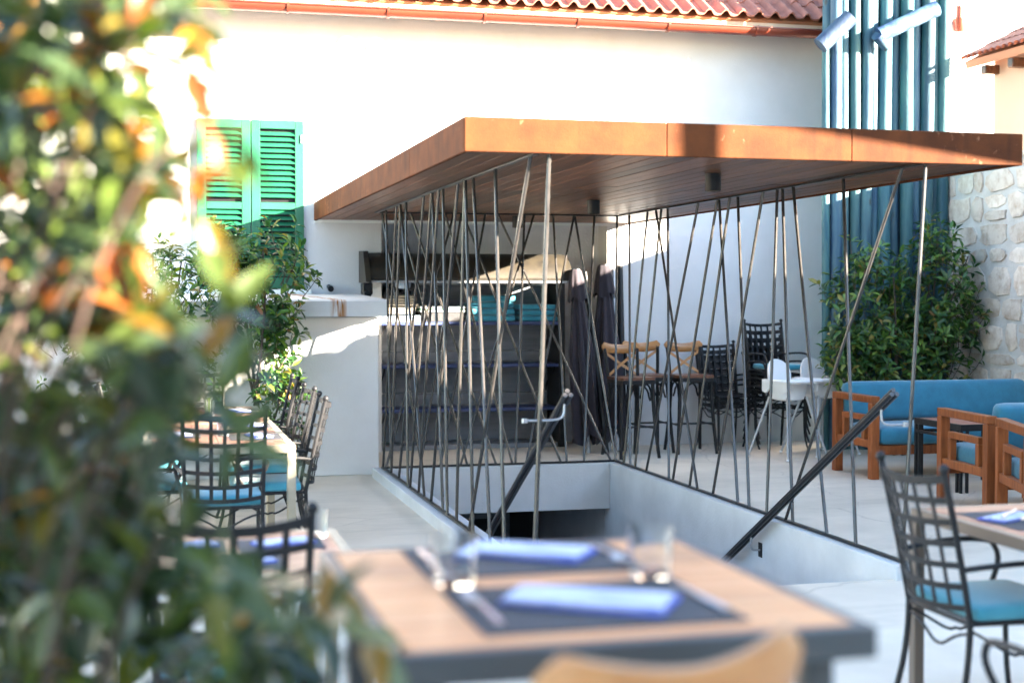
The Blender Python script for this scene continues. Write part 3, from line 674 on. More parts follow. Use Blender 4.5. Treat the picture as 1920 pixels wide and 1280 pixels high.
# ------------------------------------------------------------------ bar stools
def make_stool():
    t = thing('bar_stool', 'x', 'bar stool', group='cross back bar stools')
    sp = [(-.19, -.19), (.19, -.19), (.165, .19), (-.165, .19)]
    s = MB(); s.prism([(-.20, -.14), (-.17, -.195), (.17, -.195), (.20, -.14), (.175, .17), (.14, .20), (-.14, .20), (-.175, .17)], 'z', .765, .79)
    st = s.build('seat', 'seat_wood', t, angle=50)
    s = MB(); s.prism([(-.205, -.143), (-.173, -.20), (.173, -.20), (.205, -.143), (.18, .173), (.143, .205), (-.143, .205), (-.18, .173)], 'z', .725, .764); s.build('seat_rim', 'black_paint', st, angle=50)
    for sx in (-1, 1):
        MB().tube(bez((sx * .205, -.225, 0), (sx * .19, -.19, .2), (sx * .165, -.16, .5), (sx * .165, -.155, .73), 8), [.017, .017, .017, .018, .018, .019, .019, .019, .019], 10).build('front_leg', 'black_paint', t)
        MB().tube(bez((sx * .19, .26, 0), (sx * .165, .19, .35), (sx * .15, .15, .6), (sx * .16, .18, .78), 8) + bez((sx * .162, .185, .80), (sx * .168, .20, .90), (sx * .172, .215, .97), (sx * .178, .235, 1.06), 5), .0165, 10).build('back_post', 'black_paint', t)
        # arches under the seat
        MB().tube([(sx * .168, -.13, .56)] + arc((sx * .168, 0, .60), .115, PI, 0, 10, 'yz') + [(sx * .168, .13, .56)], .010, 8).build('arch', 'black_paint', t)
        # side foot rail
        MB().tube([(sx * .188, -.2, .29), (sx * .175, .205, .29)], .009, 8).build('foot_rail', 'black_paint', t)
        # cross slat
        a = Vector((sx * .155, .185, .80)); b = Vector((-sx * .165, .238, 1.02)); off = Vector((0, .007 * sx, 0))
        MB().strip([a + off, (a + b) / 2 + Vector((0, .022, 0)) + off, b + off], .026, .010, (sx * -.6, 0, -.8) if False else (b - a).cross(Vector((0, 1, 0)))).build('cross_slat', 'beech', t)
    for y in (-.165, .16):
        MB().tube([(-.135, y, .56)] + arc((0, y, .60), .12, PI, 0, 10, 'xz') + [(.135, y, .56)], .010, 8).build('arch', 'black_paint', t)
    MB().tube([(-.188, -.2, .31), (.188, -.2, .31)], .010, 8).build('foot_rail', 'black_paint', t)
    MB().tube([(-.175, .205, .27), (.175, .205, .27)], .009, 8).build('foot_rail', 'black_paint', t)
    # curved top rail
    n = 14; vs = []; fs = []
    for i in range(n + 1):
        u = -1 + 2 * i / n; x = u * .205; y = .245 + .045 * (1 - u * u) * 1.0; e = max(0, abs(u) - .86) / .14
        hz = .052 * math.sqrt(max(.05, 1 - e * e * .95)) * (1 - .12 * (1 - abs(u)))
        zc = 1.065 - .012 * (1 - u * u) + .02 * u * u
        for (dy, dz) in ((-.010, -hz * .9), (-.014, 0), (-.010, hz * .9), (0, hz), (.010, hz * .9), (.012, 0), (.010, -hz * .9), (0, -hz)): vs.append((x, y + dy, zc + dz))
    for i in range(n):
        for k in range(8): fs.append((i * 8 + k, (i + 1) * 8 + k, (i + 1) * 8 + (k + 1) % 8, i * 8 + (k + 1) % 8))
    fs.append(tuple(range(8))); fs.append(tuple(n * 8 + k for k in range(8))[::-1])
    b = MB(); b.add(vs, fs); tr = b.build('top_rail', 'beech', t, angle=60)
    for sx in (-1, 1): MB().sphere((sx * .172, .252, 1.07), .009, 8, 5).build('screw', 'black_paint', tr)
    return t
stool = make_stool()
for k, (x, y, rz, lab) in enumerate(((4.60, 13.30, .10, 'cross back bar stool nearest the folded parasols'), (4.93, 13.72, -.04, 'cross back bar stool standing behind the other two by the white wall'),
        (5.33, 13.55, -.05, 'cross back bar stool next to the black stacked chairs'), (.592, 1.955, PI + .257, 'blurred cross back bar stool at the high table in the foreground'))):
    o = place(stool, k > 0, (x, y, 0), rz, lab)
    o.scale = (1, 1, 1.014 if k == 3 else 1)

# ------------------------------------------------------------------ iron lattice chairs
def make_chair(cushion=True):
    t = thing('lattice_chair', 'x', 'chair')
    def bp(z):  # back post y for a height
        q = (z - .45) / .55; return .20 + .10 * q + .02 * q * q
    for sx in (-1, 1):
        lg = bez((sx * .225, .285, 0), (sx * .205, .22, .16), (sx * .205, .20, .32), (sx * .205, .20, .45), 7) + [(sx * (.205 + .012 * i / 5), bp(.45 + .105 * i), .45 + .105 * i) for i in range(1, 6)]
        p = MB().tube(lg, .0115, 10).build('back_post', 'black_iron', t)
        MB().sphere((sx * .217, bp(.985), .988), .0185, 10, 7).build('finial', 'black_iron', p)
        MB().tube(bez((sx * .235, -.27, 0), (sx * .20, -.20, .15), (sx * .215, -.225, .30), (sx * .21, -.205, .44), 8), .0105, 10).build('front_leg', 'black_iron', t)
        arm = bez((sx * .208, bp(.64), .635), (sx * .25, .08, .66), (sx * .26, -.10, .665), (sx * .25, -.17, .645), 8) + bez((sx * .25, -.185, .63), (sx * .245, -.23, .57), (sx * .22, -.16, .52), (sx * .213, -.14, .45), 7)
        MB().tube(arm, .0105, 10).build('arm', 'black_iron', t)
        MB().tube(bez((sx * .207, -.2, .42), (sx * .207, -.08, .34), (sx * .207, -.02, .31), (sx * .207, .0, .33), 5) + bez((sx * .207, .005, .33), (sx * .207, .03, .31), (sx * .207, .08, .36), (sx * .207, .195, .42), 5), .006, 6).build('side_scroll', 'black_iron', t)
    f = MB(); f.tube([(-.21, -.21, .44), (.21, -.21, .44), (.205, .20, .445), (-.205, .20, .445), (-.21, -.21, .44)], .010, 8); f.build('seat_frame', 'black_iron', t)
    for y in (-.208, .2):
        MB().tube(bez((-.205, y, .41), (-.08, y, .39), (-.05, y, .33), (0, y, .335), 6) + bez((.005, y, .335), (.05, y, .33), (.08, y, .39), (.205, y, .41), 6), .006, 6).build('apron_scroll', 'black_iron', t)
    nz = 7
    for i in range(nz):
        z = .50 + (.955 - .50) * i / (nz - 1); hw = .205 + .012 * (z - .45) / .55; y = bp(z)
        pts = [(hw * u, y + .055 * (1 - u * u), z - (.012 * (1 - u * u) if i < nz - 1 else .02 * (1 - u * u))) for u in np.linspace(-1, 1, 9)]
        MB().strip(pts, .022 if i < nz - 1 else .030, .005, (0, .15, 1)).build('lattice_strip', 'black_iron', t)
    for k in range(5):
        u = -.667 + .333 * k; pts = []
        for i in range(7):
            z = .492 + (.95 - .492) * i / 6; hw = .205 + .012 * (z - .45) / .55
            pts.append((hw * u, bp(z) + .055 * (1 - u * u) - .0052, z - .014 * (1 - u * u)))
        MB().strip(pts, .020, .005, (1, 0, 0)).build('lattice_strip', 'black_iron', t)
    for k in range(5): MB().strip([(-.205, -.15 + .075 * k, .443), (.205, -.15 + .075 * k, .443)], .022, .004, (0, 1, 0)).build('seat_strip', 'black_iron', t)
    if cushion: MB().cushion(-.215, .215, -.225, .175, .4495, .505, .012).build('seat_cushion', 'seat_fabric', t)
    return t
chair = make_chair(True); bare = make_chair(False)
G1 = 'lattice chairs with cushions at the tables'; G2 = 'stacked lattice chairs'
CH = [((2.95, 4.56, 0), PI / 2, 'black lattice chair with pale teal cushion at the right hand table'),
      ((2.45, 3.22, 0), PI, 'black chair cut off by the lower right corner, only its arm showing'),
      ((.72, 10.55, 0), -PI / 2, 'lattice chair at the long left table, farthest of the three along its right side'),
      ((.70, 9.38, 0), -PI / 2 + .05, 'lattice chair at the long left table, middle of the three along its right side'),
      ((.68, 8.50, 0), -PI / 2 - .03, 'lattice chair at the long left table, nearest of the three along its right side'),
      ((.38, 7.96, 0), PI, 'lattice chair with its back to us at the near end of the long left table'),
      ((.22, 4.30, 0), PI, 'lattice chair with its back to us at the low table behind the foreground leaves'),
      ((.36, 11.42, 0), 0, 'lattice chair at the far end of the long left table'),
      ((-.02, 8.7, 0), PI / 2, 'lattice chair on the left side of the long left table, nearer one'),
      ((-.02, 9.8, 0), PI / 2, 'lattice chair on the left side of the long left table, farther one')]
for k, (l, rz, lab) in enumerate(CH): place(chair, k > 0, l, rz, lab, G1)
n = 0
for (x, y, cnt, dz, dy, rz, nm) in ((5.86, 13.85, 3, .055, -.018, .06, 'shorter stack beside the bar stools'), (6.30, 13.62, 5, .085, -.02, .08, 'taller stack behind the high chairs')):
    for k in range(cnt):
        place(bare, n > 0, (x - .005 * k, y + dy * k, k * dz), rz, 'black lattice chair, %s of the %s' % (('lowest', 'second from below', 'third from below', 'fourth from below', 'top one')[k if k < cnt - 1 else 4], nm), G2); n += 1
tag(MB().cushion(6.08, 6.52, 13.32, 13.72, .835, .885, .008).build('seat_cushion_spare', 'teal'), 'teal seat cushion left on top of the taller chair stack', 'cushion')

# ------------------------------------------------------------------ white high chairs
def make_high():
    t = thing('high_chair', 'x', 'high chair', group='white plastic high chairs')
    sh = MB(); n = 20; vs = []; fs = []   # seat tub
    prof = [(.0, .565), (.10, .565), (.145, .58), (.165, .66), (.175, .76), (.163, .762), (.15, .67), (.12, .60), (.0, .59)]
    for r, z in prof:
        for k in range(n):
            a = 2 * PI * k / n; ca, sa = math.cos(a), math.sin(a); q = 1 / max(abs(ca), abs(sa)) ** .45
            vs.append((ca * r * q, sa * r * q * .95, z))
    for i in range(len(prof) - 1):
        for k in range(n): fs.append((i * n + k, i * n + (k + 1) % n, (i + 1) * n + (k + 1) % n, (i + 1) * n + k))
    sh.add(vs, fs); sh.build('seat_tub', 'white_plastic', t)
    b = MB(); pf = [(-.15, .70), (-.15, .82)] + [(.15 * math.cos(a), .82 + .145 * math.sin(a)) for a in np.linspace(PI, 0, 14)] + [(.15, .82), (.15, .70)]
    vs = []; m_ = len(pf)
    for dy in (.15, .17, .182):
        for (x, z) in pf: s_ = 1.0 if dy < .18 else .95; vs.append((x * s_, dy - .05 * (abs(x) / .15) ** 2 + .08 * (z - .7), .70 + (z - .70) * s_))
    fs = [tuple(range(m_)), tuple(2 * m_ + k for k in range(m_))[::-1]] + [(r * m_ + k, (r + 1) * m_ + k, (r + 1) * m_ + (k + 1) % m_, r * m_ + (k + 1) % m_) for r in (0, 1) for k in range(m_)]
    b.add(vs, fs); b.build('backrest', 'white_plastic', t, angle=50)
    tr = MB(); po = [(-.26, -.05), (-.25, -.20), (-.17, -.29), (0, -.31), (.17, -.29), (.25, -.20), (.26, -.05), (.235, .12), (.18, .13), (.17, -.06), (.10, -.12), (0, -.13), (-.10, -.12), (-.17, -.06), (-.18, .13), (-.235, .12)]
    vs = [(x, y, .745) for x, y in po] + [(x, y, .775) for x, y in po]; m_ = len(po); fs = [(i, (i + 1) % m_, m_ + (i + 1) % m_, m_ + i) for i in range(m_)]
    for z0 in (0, m_):
        for i in range(8): fs.append((z0 + i, z0 + i + 1, z0 + (m_ - 2 - i), z0 + (m_ - 1 - i)) if i < 7 else (z0 + 7, z0 + 8, z0 + 7))
    fs = [f for f in fs if len(set(f)) > 2]
    tr.add(vs, fs); tr.build('tray', 'white_plastic', t, angle=30)
    rim = MB(); rim.tube([(x, y, .765) for x, y in po[:8]], .014, 8); rim.build('tray_rim', 'white_plastic', t)
    for sx in (-1, 1):
        sk = MB(); sk.prism([(-.20, .745), (-.19, .66), (-.11, .64), (-.05, .70), (.03, .70), (.09, .64), (.14, .66), (.14, .745)], 'x', sx * .205 - .012, sx * .205 + .012); sk.build('side_skirt', 'white_plastic', t)
        for sy in (-1, 1):
            lg = MB().tube([(sx * .13, sy * .12, .60), (sx * .27, sy * .27, .02)], [.0135, .0115], 10).build('leg', 'grey_leg', t)
            MB().sphere((sx * .273, sy * .273, .014), .017, 8, 6, .8).build('foot_cap', 'white_plastic', lg)
    return t
hc = make_high()
place(hc, False, (6.06, 12.82, 0), .35, 'white plastic high chair, the left one with its tray in front of the stacked chairs')
place(hc, True, (6.52, 13.05, 0), .25, 'white plastic high chair half hidden by the bush and sofa arm')

# ------------------------------------------------------------------ parasols folded in the corner
def parasol(name, label, base, top, r, fold, seed):
    random.seed(seed); t = thing(name, label, 'parasol', base, 0, 'folded parasols in the corner')
    v = Vector(top) - Vector(base); L_ = v.length; ax = v.normalized()
    MB().tube([(0, 0, 0), v * .98], .024, 12).build('pole', 'galv' if fold else 'black_paint', t)
    if not fold: return t
    q = ax.to_track_quat('Z', 'Y').to_matrix(); n = 44; vs = []; fs = []; rows = 12; phs = [random.uniform(0, 6.28) for _ in range(4)]
    for i in range(rows + 1):
        s_ = i / rows; h = L_ * (1.0 - s_ * .93 * 1.0); rr = r * (.30 + .75 * min(1, s_ * 2.0) + .18 * s_)
        for k in range(n):
            a = 2 * PI * k / n; f_ = 1 + (.08 + .26 * s_) * math.sin(8 * a + phs[0] + s_ * 1.2) + .10 * s_ * math.sin(3 * a + phs[1]) + .08 * s_ * math.sin(13 * a + phs[2])
            hh = h + (.06 * math.sin(4 * a + phs[3]) if i == rows else 0)
            vs.append(q @ Vector((rr * f_ * math.cos(a), rr * f_ * math.sin(a) * .8, hh)))
    for i in range(rows):
        for k in range(n): fs.append((i * n + k, (i + 1) * n + k, (i + 1) * n + (k + 1) % n, i * n + (k + 1) % n))
    fs.append(tuple(range(n)))
    b = MB(); b.add(vs, fs); cl = b.build('cover', 'plum_fabric', t, angle=80)
    MB().tube([v * .985, v * 1.0], .05, 12).build('top_cap', 'black_paint', t)
    # upper flap
    vs = []; fs = []
    for i in range(5):
        s_ = i / 4
        for k in range(n):
            a = 2 * PI * k / n; f_ = 1 + .10 * s_ * math.sin(8 * a + 1); vs.append(q @ Vector((r * (.45 + .55 * s_) * f_ * math.cos(a), r * (.45 + .55 * s_) * f_ * math.sin(a) * .8, L_ * (1 - .17 * s_ * s_) + (.03 * math.sin(4 * a) if i == 4 else 0))))
    for i in range(4):
        for k in range(n): fs.append((i * n + k, (i + 1) * n + k, (i + 1) * n + (k + 1) % n, i * n + (k + 1) % n))
    b = MB(); b.add(vs, fs); b.build('vent_flap', 'plum_fabric', cl, angle=80)
    return t
parasol('folded_parasol', 'folded dark parasol standing beside the shelf unit', (4.30, 13.72, 0), (4.20, 13.86, 1.86), .11, True, 3)
parasol('folded_parasol', 'folded dark parasol standing in the wall corner behind the first bar stool', (4.56, 13.86, 0), (4.57, 14.08, 1.91), .115, True, 5)
parasol('parasol_pole', 'bare grey parasol pole between the two folded parasols', (4.46, 13.62, 0), (4.33, 13.98, 1.87), .1, False, 1)
t = thing('parasol_tube', 'dark green parasol tubes leaning right of the folded parasols', 'parasol', (4.70, 13.80, 0))
MB().tube([(0, 0, 0), (.07, .36, 1.90)], .035, 12).build('tube', 'black_iron', t); MB().tube([(-.06, .02, 0), (.005, .37, 1.86)], .03, 12).build('tube', 'galv', t)
random.seed(11)

# ------------------------------------------------------------------ lounge furniture
def lounge(name, label, cat, W, loc, rz, D=.74, H=.72, fabric='sky_fabric', backh=.80):
    t = thing(name, label, cat, loc, rz); p = .075; hw = W / 2
    for sx in (-1, 1):
        x0, x1 = (sx * hw - p, sx * hw) if sx > 0 else (sx * hw, sx * hw + p)
        MB().box(x0, x1, -D / 2, -D / 2 + p, 0, H - .062, .004).build('leg', 'teak', t)
        MB().box(x0, x1, D / 2 - p, D / 2, 0, H - .062, .004).build('leg', 'teak', t)
        arm = MB().box(x0, x1, -D / 2 - .002, D / 2 + .002, H - .06, H, .005).build('arm_rail', 'teak', t)
        MB().box(x0 + .01, x1 - .01, -D / 2 + p + .001, D / 2 - p - .001, .27, .335, .004).build('lower_rail', 'teak', t)
        # square insert
        y0, y1 = -D / 2 + p + .09, D / 2 - p - .09
        for a, b_, c, d_ in ((y0, y0 + .05, .336, .498), (y1 - .05, y1, .336, .498), (y0, y1, .5, .55)):
            MB().box(x0 + .012, x1 - .012, a, b_, c, d_, .003).build('insert_bar', 'teak', t)
    MB().box(-hw + p + .001, hw - p - .001, -D / 2 + .01, -D / 2 + .05, .21, .29, .004).build('front_rail', 'teak', t)
    MB().box(-hw + p + .001, hw - p - .001, D / 2 - .05, D / 2 - .01, .22, .30, .004).build('back_rail', 'teak', t)
    MB().box(-hw + p + .001, hw - p - .001, D / 2 - .045, D / 2 - .005, H - .10, H - .03, .004).build('back_top_rail', 'teak', t)
    for k in range(5): MB().box(-hw + p + .001, hw - p - .001, -D / 2 + .08 + k * .12, -D / 2 + .15 + k * .12, .265, .288, .002).build('seat_slat', 'teak', t)
    MB().cushion(-hw + p + .005, hw - p - .005, -D / 2 - .01, D / 2 - .12, .292, .452, .014).build('seat_cushion', fabric, t)
    M = Matrix.Translation((0, D / 2 - .12, .455)) @ Matrix.Rotation(R(-13), 4, 'X')
    MB().cushion(-hw + p + .006, hw - p - .006, -.075, .075, .0, backh - .44, .018, M=M).build('back_cushion', fabric, t)
    return t
lounge('outdoor_sofa', 'teak sofa with long sky blue cushions in front of the bush', 'sofa', 2.02, (7.04, 11.46, 0), 0, .74)
lounge('lounge_armchair', 'teak armchair with blue cushions beside the low black table', 'armchair', .78, (6.27, 9.42, 0), PI - .113, .84)
lounge('lounge_armchair', 'teak armchair cut off by the right edge behind the nearer table', 'armchair', .78, (6.06, 8.42, 0), PI - .346, .84)

t = thing('low_table', 'low black slatted table with brown plank top beside the sofa', 'low table', (6.66, 10.50, 0))
for k in range(6): MB().box(-.33, .33, -.335 + k * .112, -.335 + k * .112 + .106, .528, .552, .003).build('top_plank', 'table_wood_dark', t)
for sy in (-1, 1):
    MB().box(-.36, .36, sy * .348 - .012, sy * .348 + .012, .50, .553, .002).build('frame_bar', 'black_iron', t)
    MB().box(-.34, .34, sy * .348 - .01, sy * .348 + .01, .43, .455, .002).build('frame_bar', 'black_iron', t)
for sx in (-1, 1):
    MB().box(sx * .348 - .012, sx * .348 + .012, -.335, .335, .50, .553, .002).build('frame_bar', 'black_iron', t)
    MB().box(sx * .348 - .01, sx * .348 + .01, -.335, .335, .43, .455, .002).build('frame_bar', 'black_iron', t)
    for sy in (-1, 1):
        for (dx, dy) in ((0, 0), (.055, 0), (0, .055)):
            x, y = sx * (.348 - dx), sy * (.348 - dy); MB().box(x - .011, x + .011, y - .011, y + .011, 0, .4995, .002).build('leg_bar', 'black_iron', t)

# ------------------------------------------------------------------ dining tables
def table(label, x0, x1, y0, y1, z, wood, frame, fr=.03, legs=.022, along='x', npl=7, th=.045):
    t = thing('dining_table' if z < 1 else 'high_table', label, 'table', ((x0 + x1) / 2, (y0 + y1) / 2, 0)); hx, hy = (x1 - x0) / 2, (y1 - y0) / 2
    MB().box(-hx, hx, -hy, -hy + fr, z - th, z, .003).build('frame_bar', frame, t); MB().box(-hx, hx, hy - fr, hy, z - th, z, .003).build('frame_bar', frame, t)
    MB().box(-hx, -hx + fr, -hy + fr + .001, hy - fr - .001, z - th, z, .003).build('frame_bar', frame, t); MB().box(hx - fr, hx, -hy + fr + .001, hy - fr - .001, z - th, z, .003).build('frame_bar', frame, t)
    ix, iy = hx - fr - .002, hy - fr - .002
    for k in range(npl):
        if along == 'x': MB().box(-ix, ix, -iy + 2 * iy * k / npl + .0015, -iy + 2 * iy * (k + 1) / npl - .0015, z - .022, z + .001, .0015).build('plank', wood, t)
        else: MB().box(-ix + 2 * ix * k / npl + .0015, -ix + 2 * ix * (k + 1) / npl - .0015, -iy, iy, z - .022, z + .001, .0015).build('plank', wood, t)
    for sx in (-1, 1):
        for sy in (-1, 1):
            li = .07 if z > 1 else fr / 2; lx_, ly_ = sx * (hx - li), sy * (hy - li); MB().box(lx_ - legs, lx_ + legs, ly_ - legs, ly_ + legs, 0, z - th - .001, .003).build('leg', frame, t)
    return t
HT = 1.08
table('high wooden bar table with grey metal edge in the foreground', .318, 1.068, 1.94, 2.79, HT, 'table_wood', 'table_frame', .026, .022, 'x', 6, .048)
table('dining table with reddish plank top at the right edge', 2.90, 3.75, 4.10, 5.02, .75, 'table_wood_dark', 'brown_frame', .04, .022, 'x', 8)
table('low wooden table behind the foreground leaves', -.16, .64, 4.26, 5.09, .75, 'table_wood_dark', 'pale_frame', .035, .022, 'x', 7)
table('nearer half of the long table on the left', -.04, .79, 8.02, 9.48, .75, 'table_wood_dark', 'pale_frame', .045, .024, 'y', 6)
table('farther half of the long table on the left', -.04, .79, 9.50, 10.96, .75, 'table_wood_dark', 'pale_frame', .045, .024, 'y', 6)

def placemat(x, y, z, w, d, rz, where):
    o = MB().box(-w / 2, w / 2, -d / 2, d / 2, 0, .003, .001).build('placemat', 'placemat'); o.location = (x, y, z); o.rotation_euler.z = rz
    tag(o, 'dark woven placemat ' + where, 'placemat', 'placemats')
def napkin(x, y, z, l, w, rz, where):
    t = thing('folded_napkin', 'folded blue and white napkin ' + where, 'napkin', (x, y, z), rz, 'folded napkins')
    MB().cushion(-l / 2, l / 2, -w / 2, w / 2, 0.0, .007, .002).build('lower_fold', 'napkin_blue', t)
    MB().cushion(-l / 2 + .004, l / 2 - .006, -w / 2 + .003, w / 2 - .018, .0068, .0135, .003, M=Matrix.Rotation(.05, 4, 'Z')).build('upper_fold', 'napkin', t)
def fork(x, y, z, rz, where, L_=.20):
    b = MB(); b.strip([(0, 0, .002), (0, L_ * .3, .004), (0, L_ * .62, .006), (0, L_ * .68, .005)], .010, .003, (1, 0, 0)); b.strip([(0, L_ * .66, .005), (0, L_ * .76, .002)], .024, .003, (1, 0, 0))
    for k in range(4): b.strip([(-.0095 + k * .0063, L_ * .755, .002), (-.0095 + k * .0063, L_, .006)], .0035, .002, (1, 0, 0))
    o = b.build('fork', 'steel'); o.location = (x, y, z); o.rotation_euler.z = rz; tag(o, 'steel fork ' + where, 'fork', 'forks')
def knife(x, y, z, rz, where, L_=.23):
    b = MB(); b.tube([(0, 0, .005), (0, L_ * .45, .005)], .006, 8, flat=(.6, 1.1)); b.prism([(-.003, L_ * .45), (.008, L_ * .46), (.010, L_ * .8), (.002, L_), (-.004, L_ * .98)], 'z', .003, .0055)
    o = b.build('knife', 'steel'); o.location = (x, y, z); o.rotation_euler.z = rz; tag(o, 'steel knife ' + where, 'knife', 'knives')
def tumbler(x, y, z, where, h=.092, r=.037):
    o = MB().lathe([(.0, .0), (r * .84, 0), (r * .86, .004), (r, h), (r - .0022, h), (r * .83, .012), (.0, .011)], n=28).build('glass_tumbler', 'glass', angle=50)
    o.location = (x, y, z); tag(o, 'clear glass tumbler ' + where, 'glass', 'glass tumblers')
zt = HT + .0012; zm = zt + .0032
placemat(.683, 2.185, zt, .42, .335, 0, 'on the near side of the high table')
placemat(.683, 2.60, zt, .42, .30, 0, 'on the far side of the high table')
napkin(.69, 2.19, zm, .27, .145, -.58, 'on the near placemat of the high table')
napkin(.70, 2.64, zm, .25, .14, -.62, 'on the far placemat of the high table')
fork(.512, 2.08, zm, .03, 'left of the napkin on the near placemat', .22)
knife(.878, 2.07, zm, .04, 'right of the napkin on the near placemat', .22)
fork(.855, 2.69, zm, PI, 'beside the napkin on the far placemat', .20)
knife(.505, 2.70, zm, PI, 'left on the far placemat of the high table', .22)
tumbler(.510, 2.405, zt, 'standing on the left of the high table', .088, .041)
tumbler(.863, 2.385, zt, 'standing on the right of the high table', .088, .041)
z7 = .7512; z8 = z7 + .0032
placemat(3.14, 4.62, z7, .42, .32, PI / 2, 'on the right hand table')
napkin(3.10, 4.66, z8, .24, .12, .45, 'on the right hand table')
fork(3.06, 4.52, z8 + .016, -.9, 'lying across the napkin of the right hand table'); knife(3.02, 4.58, z8 + .016, -.8, 'lying across the napkin of the right hand table')
for k, (x, y) in enumerate(((.10, 4.80), (.42, 4.78), (.26, 4.46))):
    placemat(x, y, z7, .28, .22, 0, 'on the low table behind the leaves, ' + ('left', 'right', 'nearest')[k]); napkin(x + .01, y, z8, .20, .10, .3, 'on the low table behind the leaves, ' + ('left', 'right', 'nearest')[k])
tumbler(.56, 4.92, z7, 'on the low table behind the leaves')
for k, (x, y) in enumerate(((.60, 8.5), (.60, 9.25), (.60, 10.4), (.14, 8.7), (.14, 10.0))):
    wd = 'on the long left table, ' + ('x', 'middle of the right side', 'far right place', 'near left place', 'far left place')[k]
    if k == 0: wd = 'on the long left table, near right place'
    placemat(x, y, z7, .30, .36, 0, wd); napkin(x + .02, y, z8, .22, .11, PI / 2 + .25, wd)
tumbler(.42, 8.62, z7, 'near the middle of the long left table', .11, .04); tumbler(.40, 10.1, z7, 'far along the long left table', .11, .04)

# ------------------------------------------------------------------ plants
def leaf_arrays(n, tips, dirs, size, per, spread=1.0, width=.36):
    """numpy leaves in rosettes round twig tips -> verts, faces"""
    base = np.array([(0, 0, 0), (-.5, .33, .10), (0, .36, 0), (.5, .33, .10), (-.42, .68, .07), (0, .70, -.03), (.42, .68, .07), (0, 1.0, -.10)], float)
    base[:, 0] *= width
    fc = [(0, 2, 1), (0, 3, 2), (1, 2, 5, 4), (2, 3, 6, 5), (4, 5, 7), (5, 6, 7)]
    V = []; F = []; o = 0
    for t, d in zip(tips, dirs):
        d = Vector(d).normalized(); q = d.to_track_quat('Z', 'Y').to_matrix()
        k0 = random.uniform(0, 6.28); cnt = max(3, int(per + random.uniform(-2, 2)))
        for k in range(cnt):
            a = k0 + k * 2.4; el = random.uniform(-.25, .95) * spread; s_ = size * random.uniform(.65, 1.25)
            ld = q @ Vector((math.cos(a) * math.cos(el), math.sin(a) * math.cos(el), math.sin(el)))
            up = (q @ Vector((0, 0, 1)) + Vector((0, 0, .6)) + Vector((random.uniform(-.5, .5), random.uniform(-.5, .5), random.uniform(-.3, .3)))).normalized()
            x = ld.cross(up)
            if x.length < 1e-3: continue
            x.normalize(); z = x.cross(ld)
            Mx = np.array([x, ld, z]) * s_
            p = np.array(t) - np.array(d) * random.uniform(0, size * 1.2)
            V.append(base @ Mx + p + np.array(ld) * .01); F += [tuple(i + o for i in f) for f in fc]; o += 8
    return np.concatenate(V), F
def shrub(name, label, blobs, ntips, per, size, mt, base, stems=5, cat='shrub', width=.36):
    t = thing(name, label, cat, base); tips = []; dirs = []
    bx, by, bz = base
    vol = np.array([b[3] * b[4] * b[5] for b in blobs]); vol = vol / vol.sum()
    for _ in range(ntips):
        c = blobs[rng.choice(len(blobs), p=vol)]; d = rng.normal(size=3); d /= np.linalg.norm(d); rr = rng.uniform(.25, 1) ** .45 * (1 + .16 * math.sin(5 * d[0] + 4 * d[2] + c[0] * 9) + rng.uniform(-.08, .14))
        p = np.array(c[:3]) + d * rr * np.array(c[3:6]); tips.append(p - np.array(base)); dirs.append(d * .8 + np.array((0, 0, .75)) + rng.normal(size=3) * .25)
    v, f = leaf_arrays(0, tips, dirs, size, per, 1.0, width)
    me = bpy.data.meshes.new('crown'); me.from_pydata(v.tolist(), [], f); me.materials.append(MATS[mt]); me.polygons.foreach_set('use_smooth', [True] * len(me.polygons))
    o = bpy.data.objects.new('crown', me); C.objects.link(o); o.parent = t
    tr = MB()
    for k in range(stems):
        c = blobs[k % len(blobs)]; top = Vector((c[0] - bx + random.uniform(-.5, .5) * c[3], c[1] - by + random.uniform(-.5, .5) * c[4], c[2] - bz + c[5] * random.uniform(.2, .6)))
        b0 = Vector((random.uniform(-.08, .08), random.uniform(-.06, .06), 0)); pts = bez(b0, b0 + Vector((0, 0, top.z * .4)), top * .8 + Vector((random.uniform(-.1, .1), 0, -top.z * .15)), top, 8)
        tr.tube(pts, [.018 - .0015 * i for i in range(9)], 7)
    tr.build('trunk', 'bark', t)
    br = MB()
    for p, d in list(zip(tips, dirs))[::2]:
        d = Vector(d).normalized(); e = Vector(p); s0 = e - d * random.uniform(.12, .25) - Vector((0, 0, .05)); br.tube([s0, (s0 + e) / 2 + Vector((0, 0, -.01)), e], [.004, .003, .002], 4, cap=False)
    tag(br.build('branch_mass', 'twig', t), kind='stuff')
    return t
shrub('laurel_bush', 'broad dark green bush in front of the blue logs and stone wall', [(7.68, 12.78, 1.62, .47, .36, .74), (6.92, 12.80, 1.47, .48, .32, .74), (7.25, 12.75, .85, .72, .32, .55), (6.6, 12.75, 1.0, .25, .22, .35)], 700, 7, .105, 'laurel', (7.25, 12.8, 0), 7)
shrub('bay_shrub', 'sunlit upright green shrub in front of the green shutters', [(.98, 12.05, 1.72, .36, .24, .50), (.62, 12.0, 1.80, .30, .24, .48), (1.0, 12.08, 1.25, .28, .18, .35), (1.02, 11.9, .82, .26, .2, .22)], 300, 7, .095, 'bay', (.85, 12.05, 0), 6)
shrub('bay_shrub', 'sparser green shrub left of the shutters behind the blurred leaves', [(.12, 12.0, 1.7, .36, .26, .45), (-.5, 11.9, 1.5, .5, .3, .6), (.2, 11.95, 1.0, .5, .3, .4), (-.3, 11.8, .6, .7, .3, .4)], 320, 7, .095, 'bay', (-.1, 12.0, 0), 7)
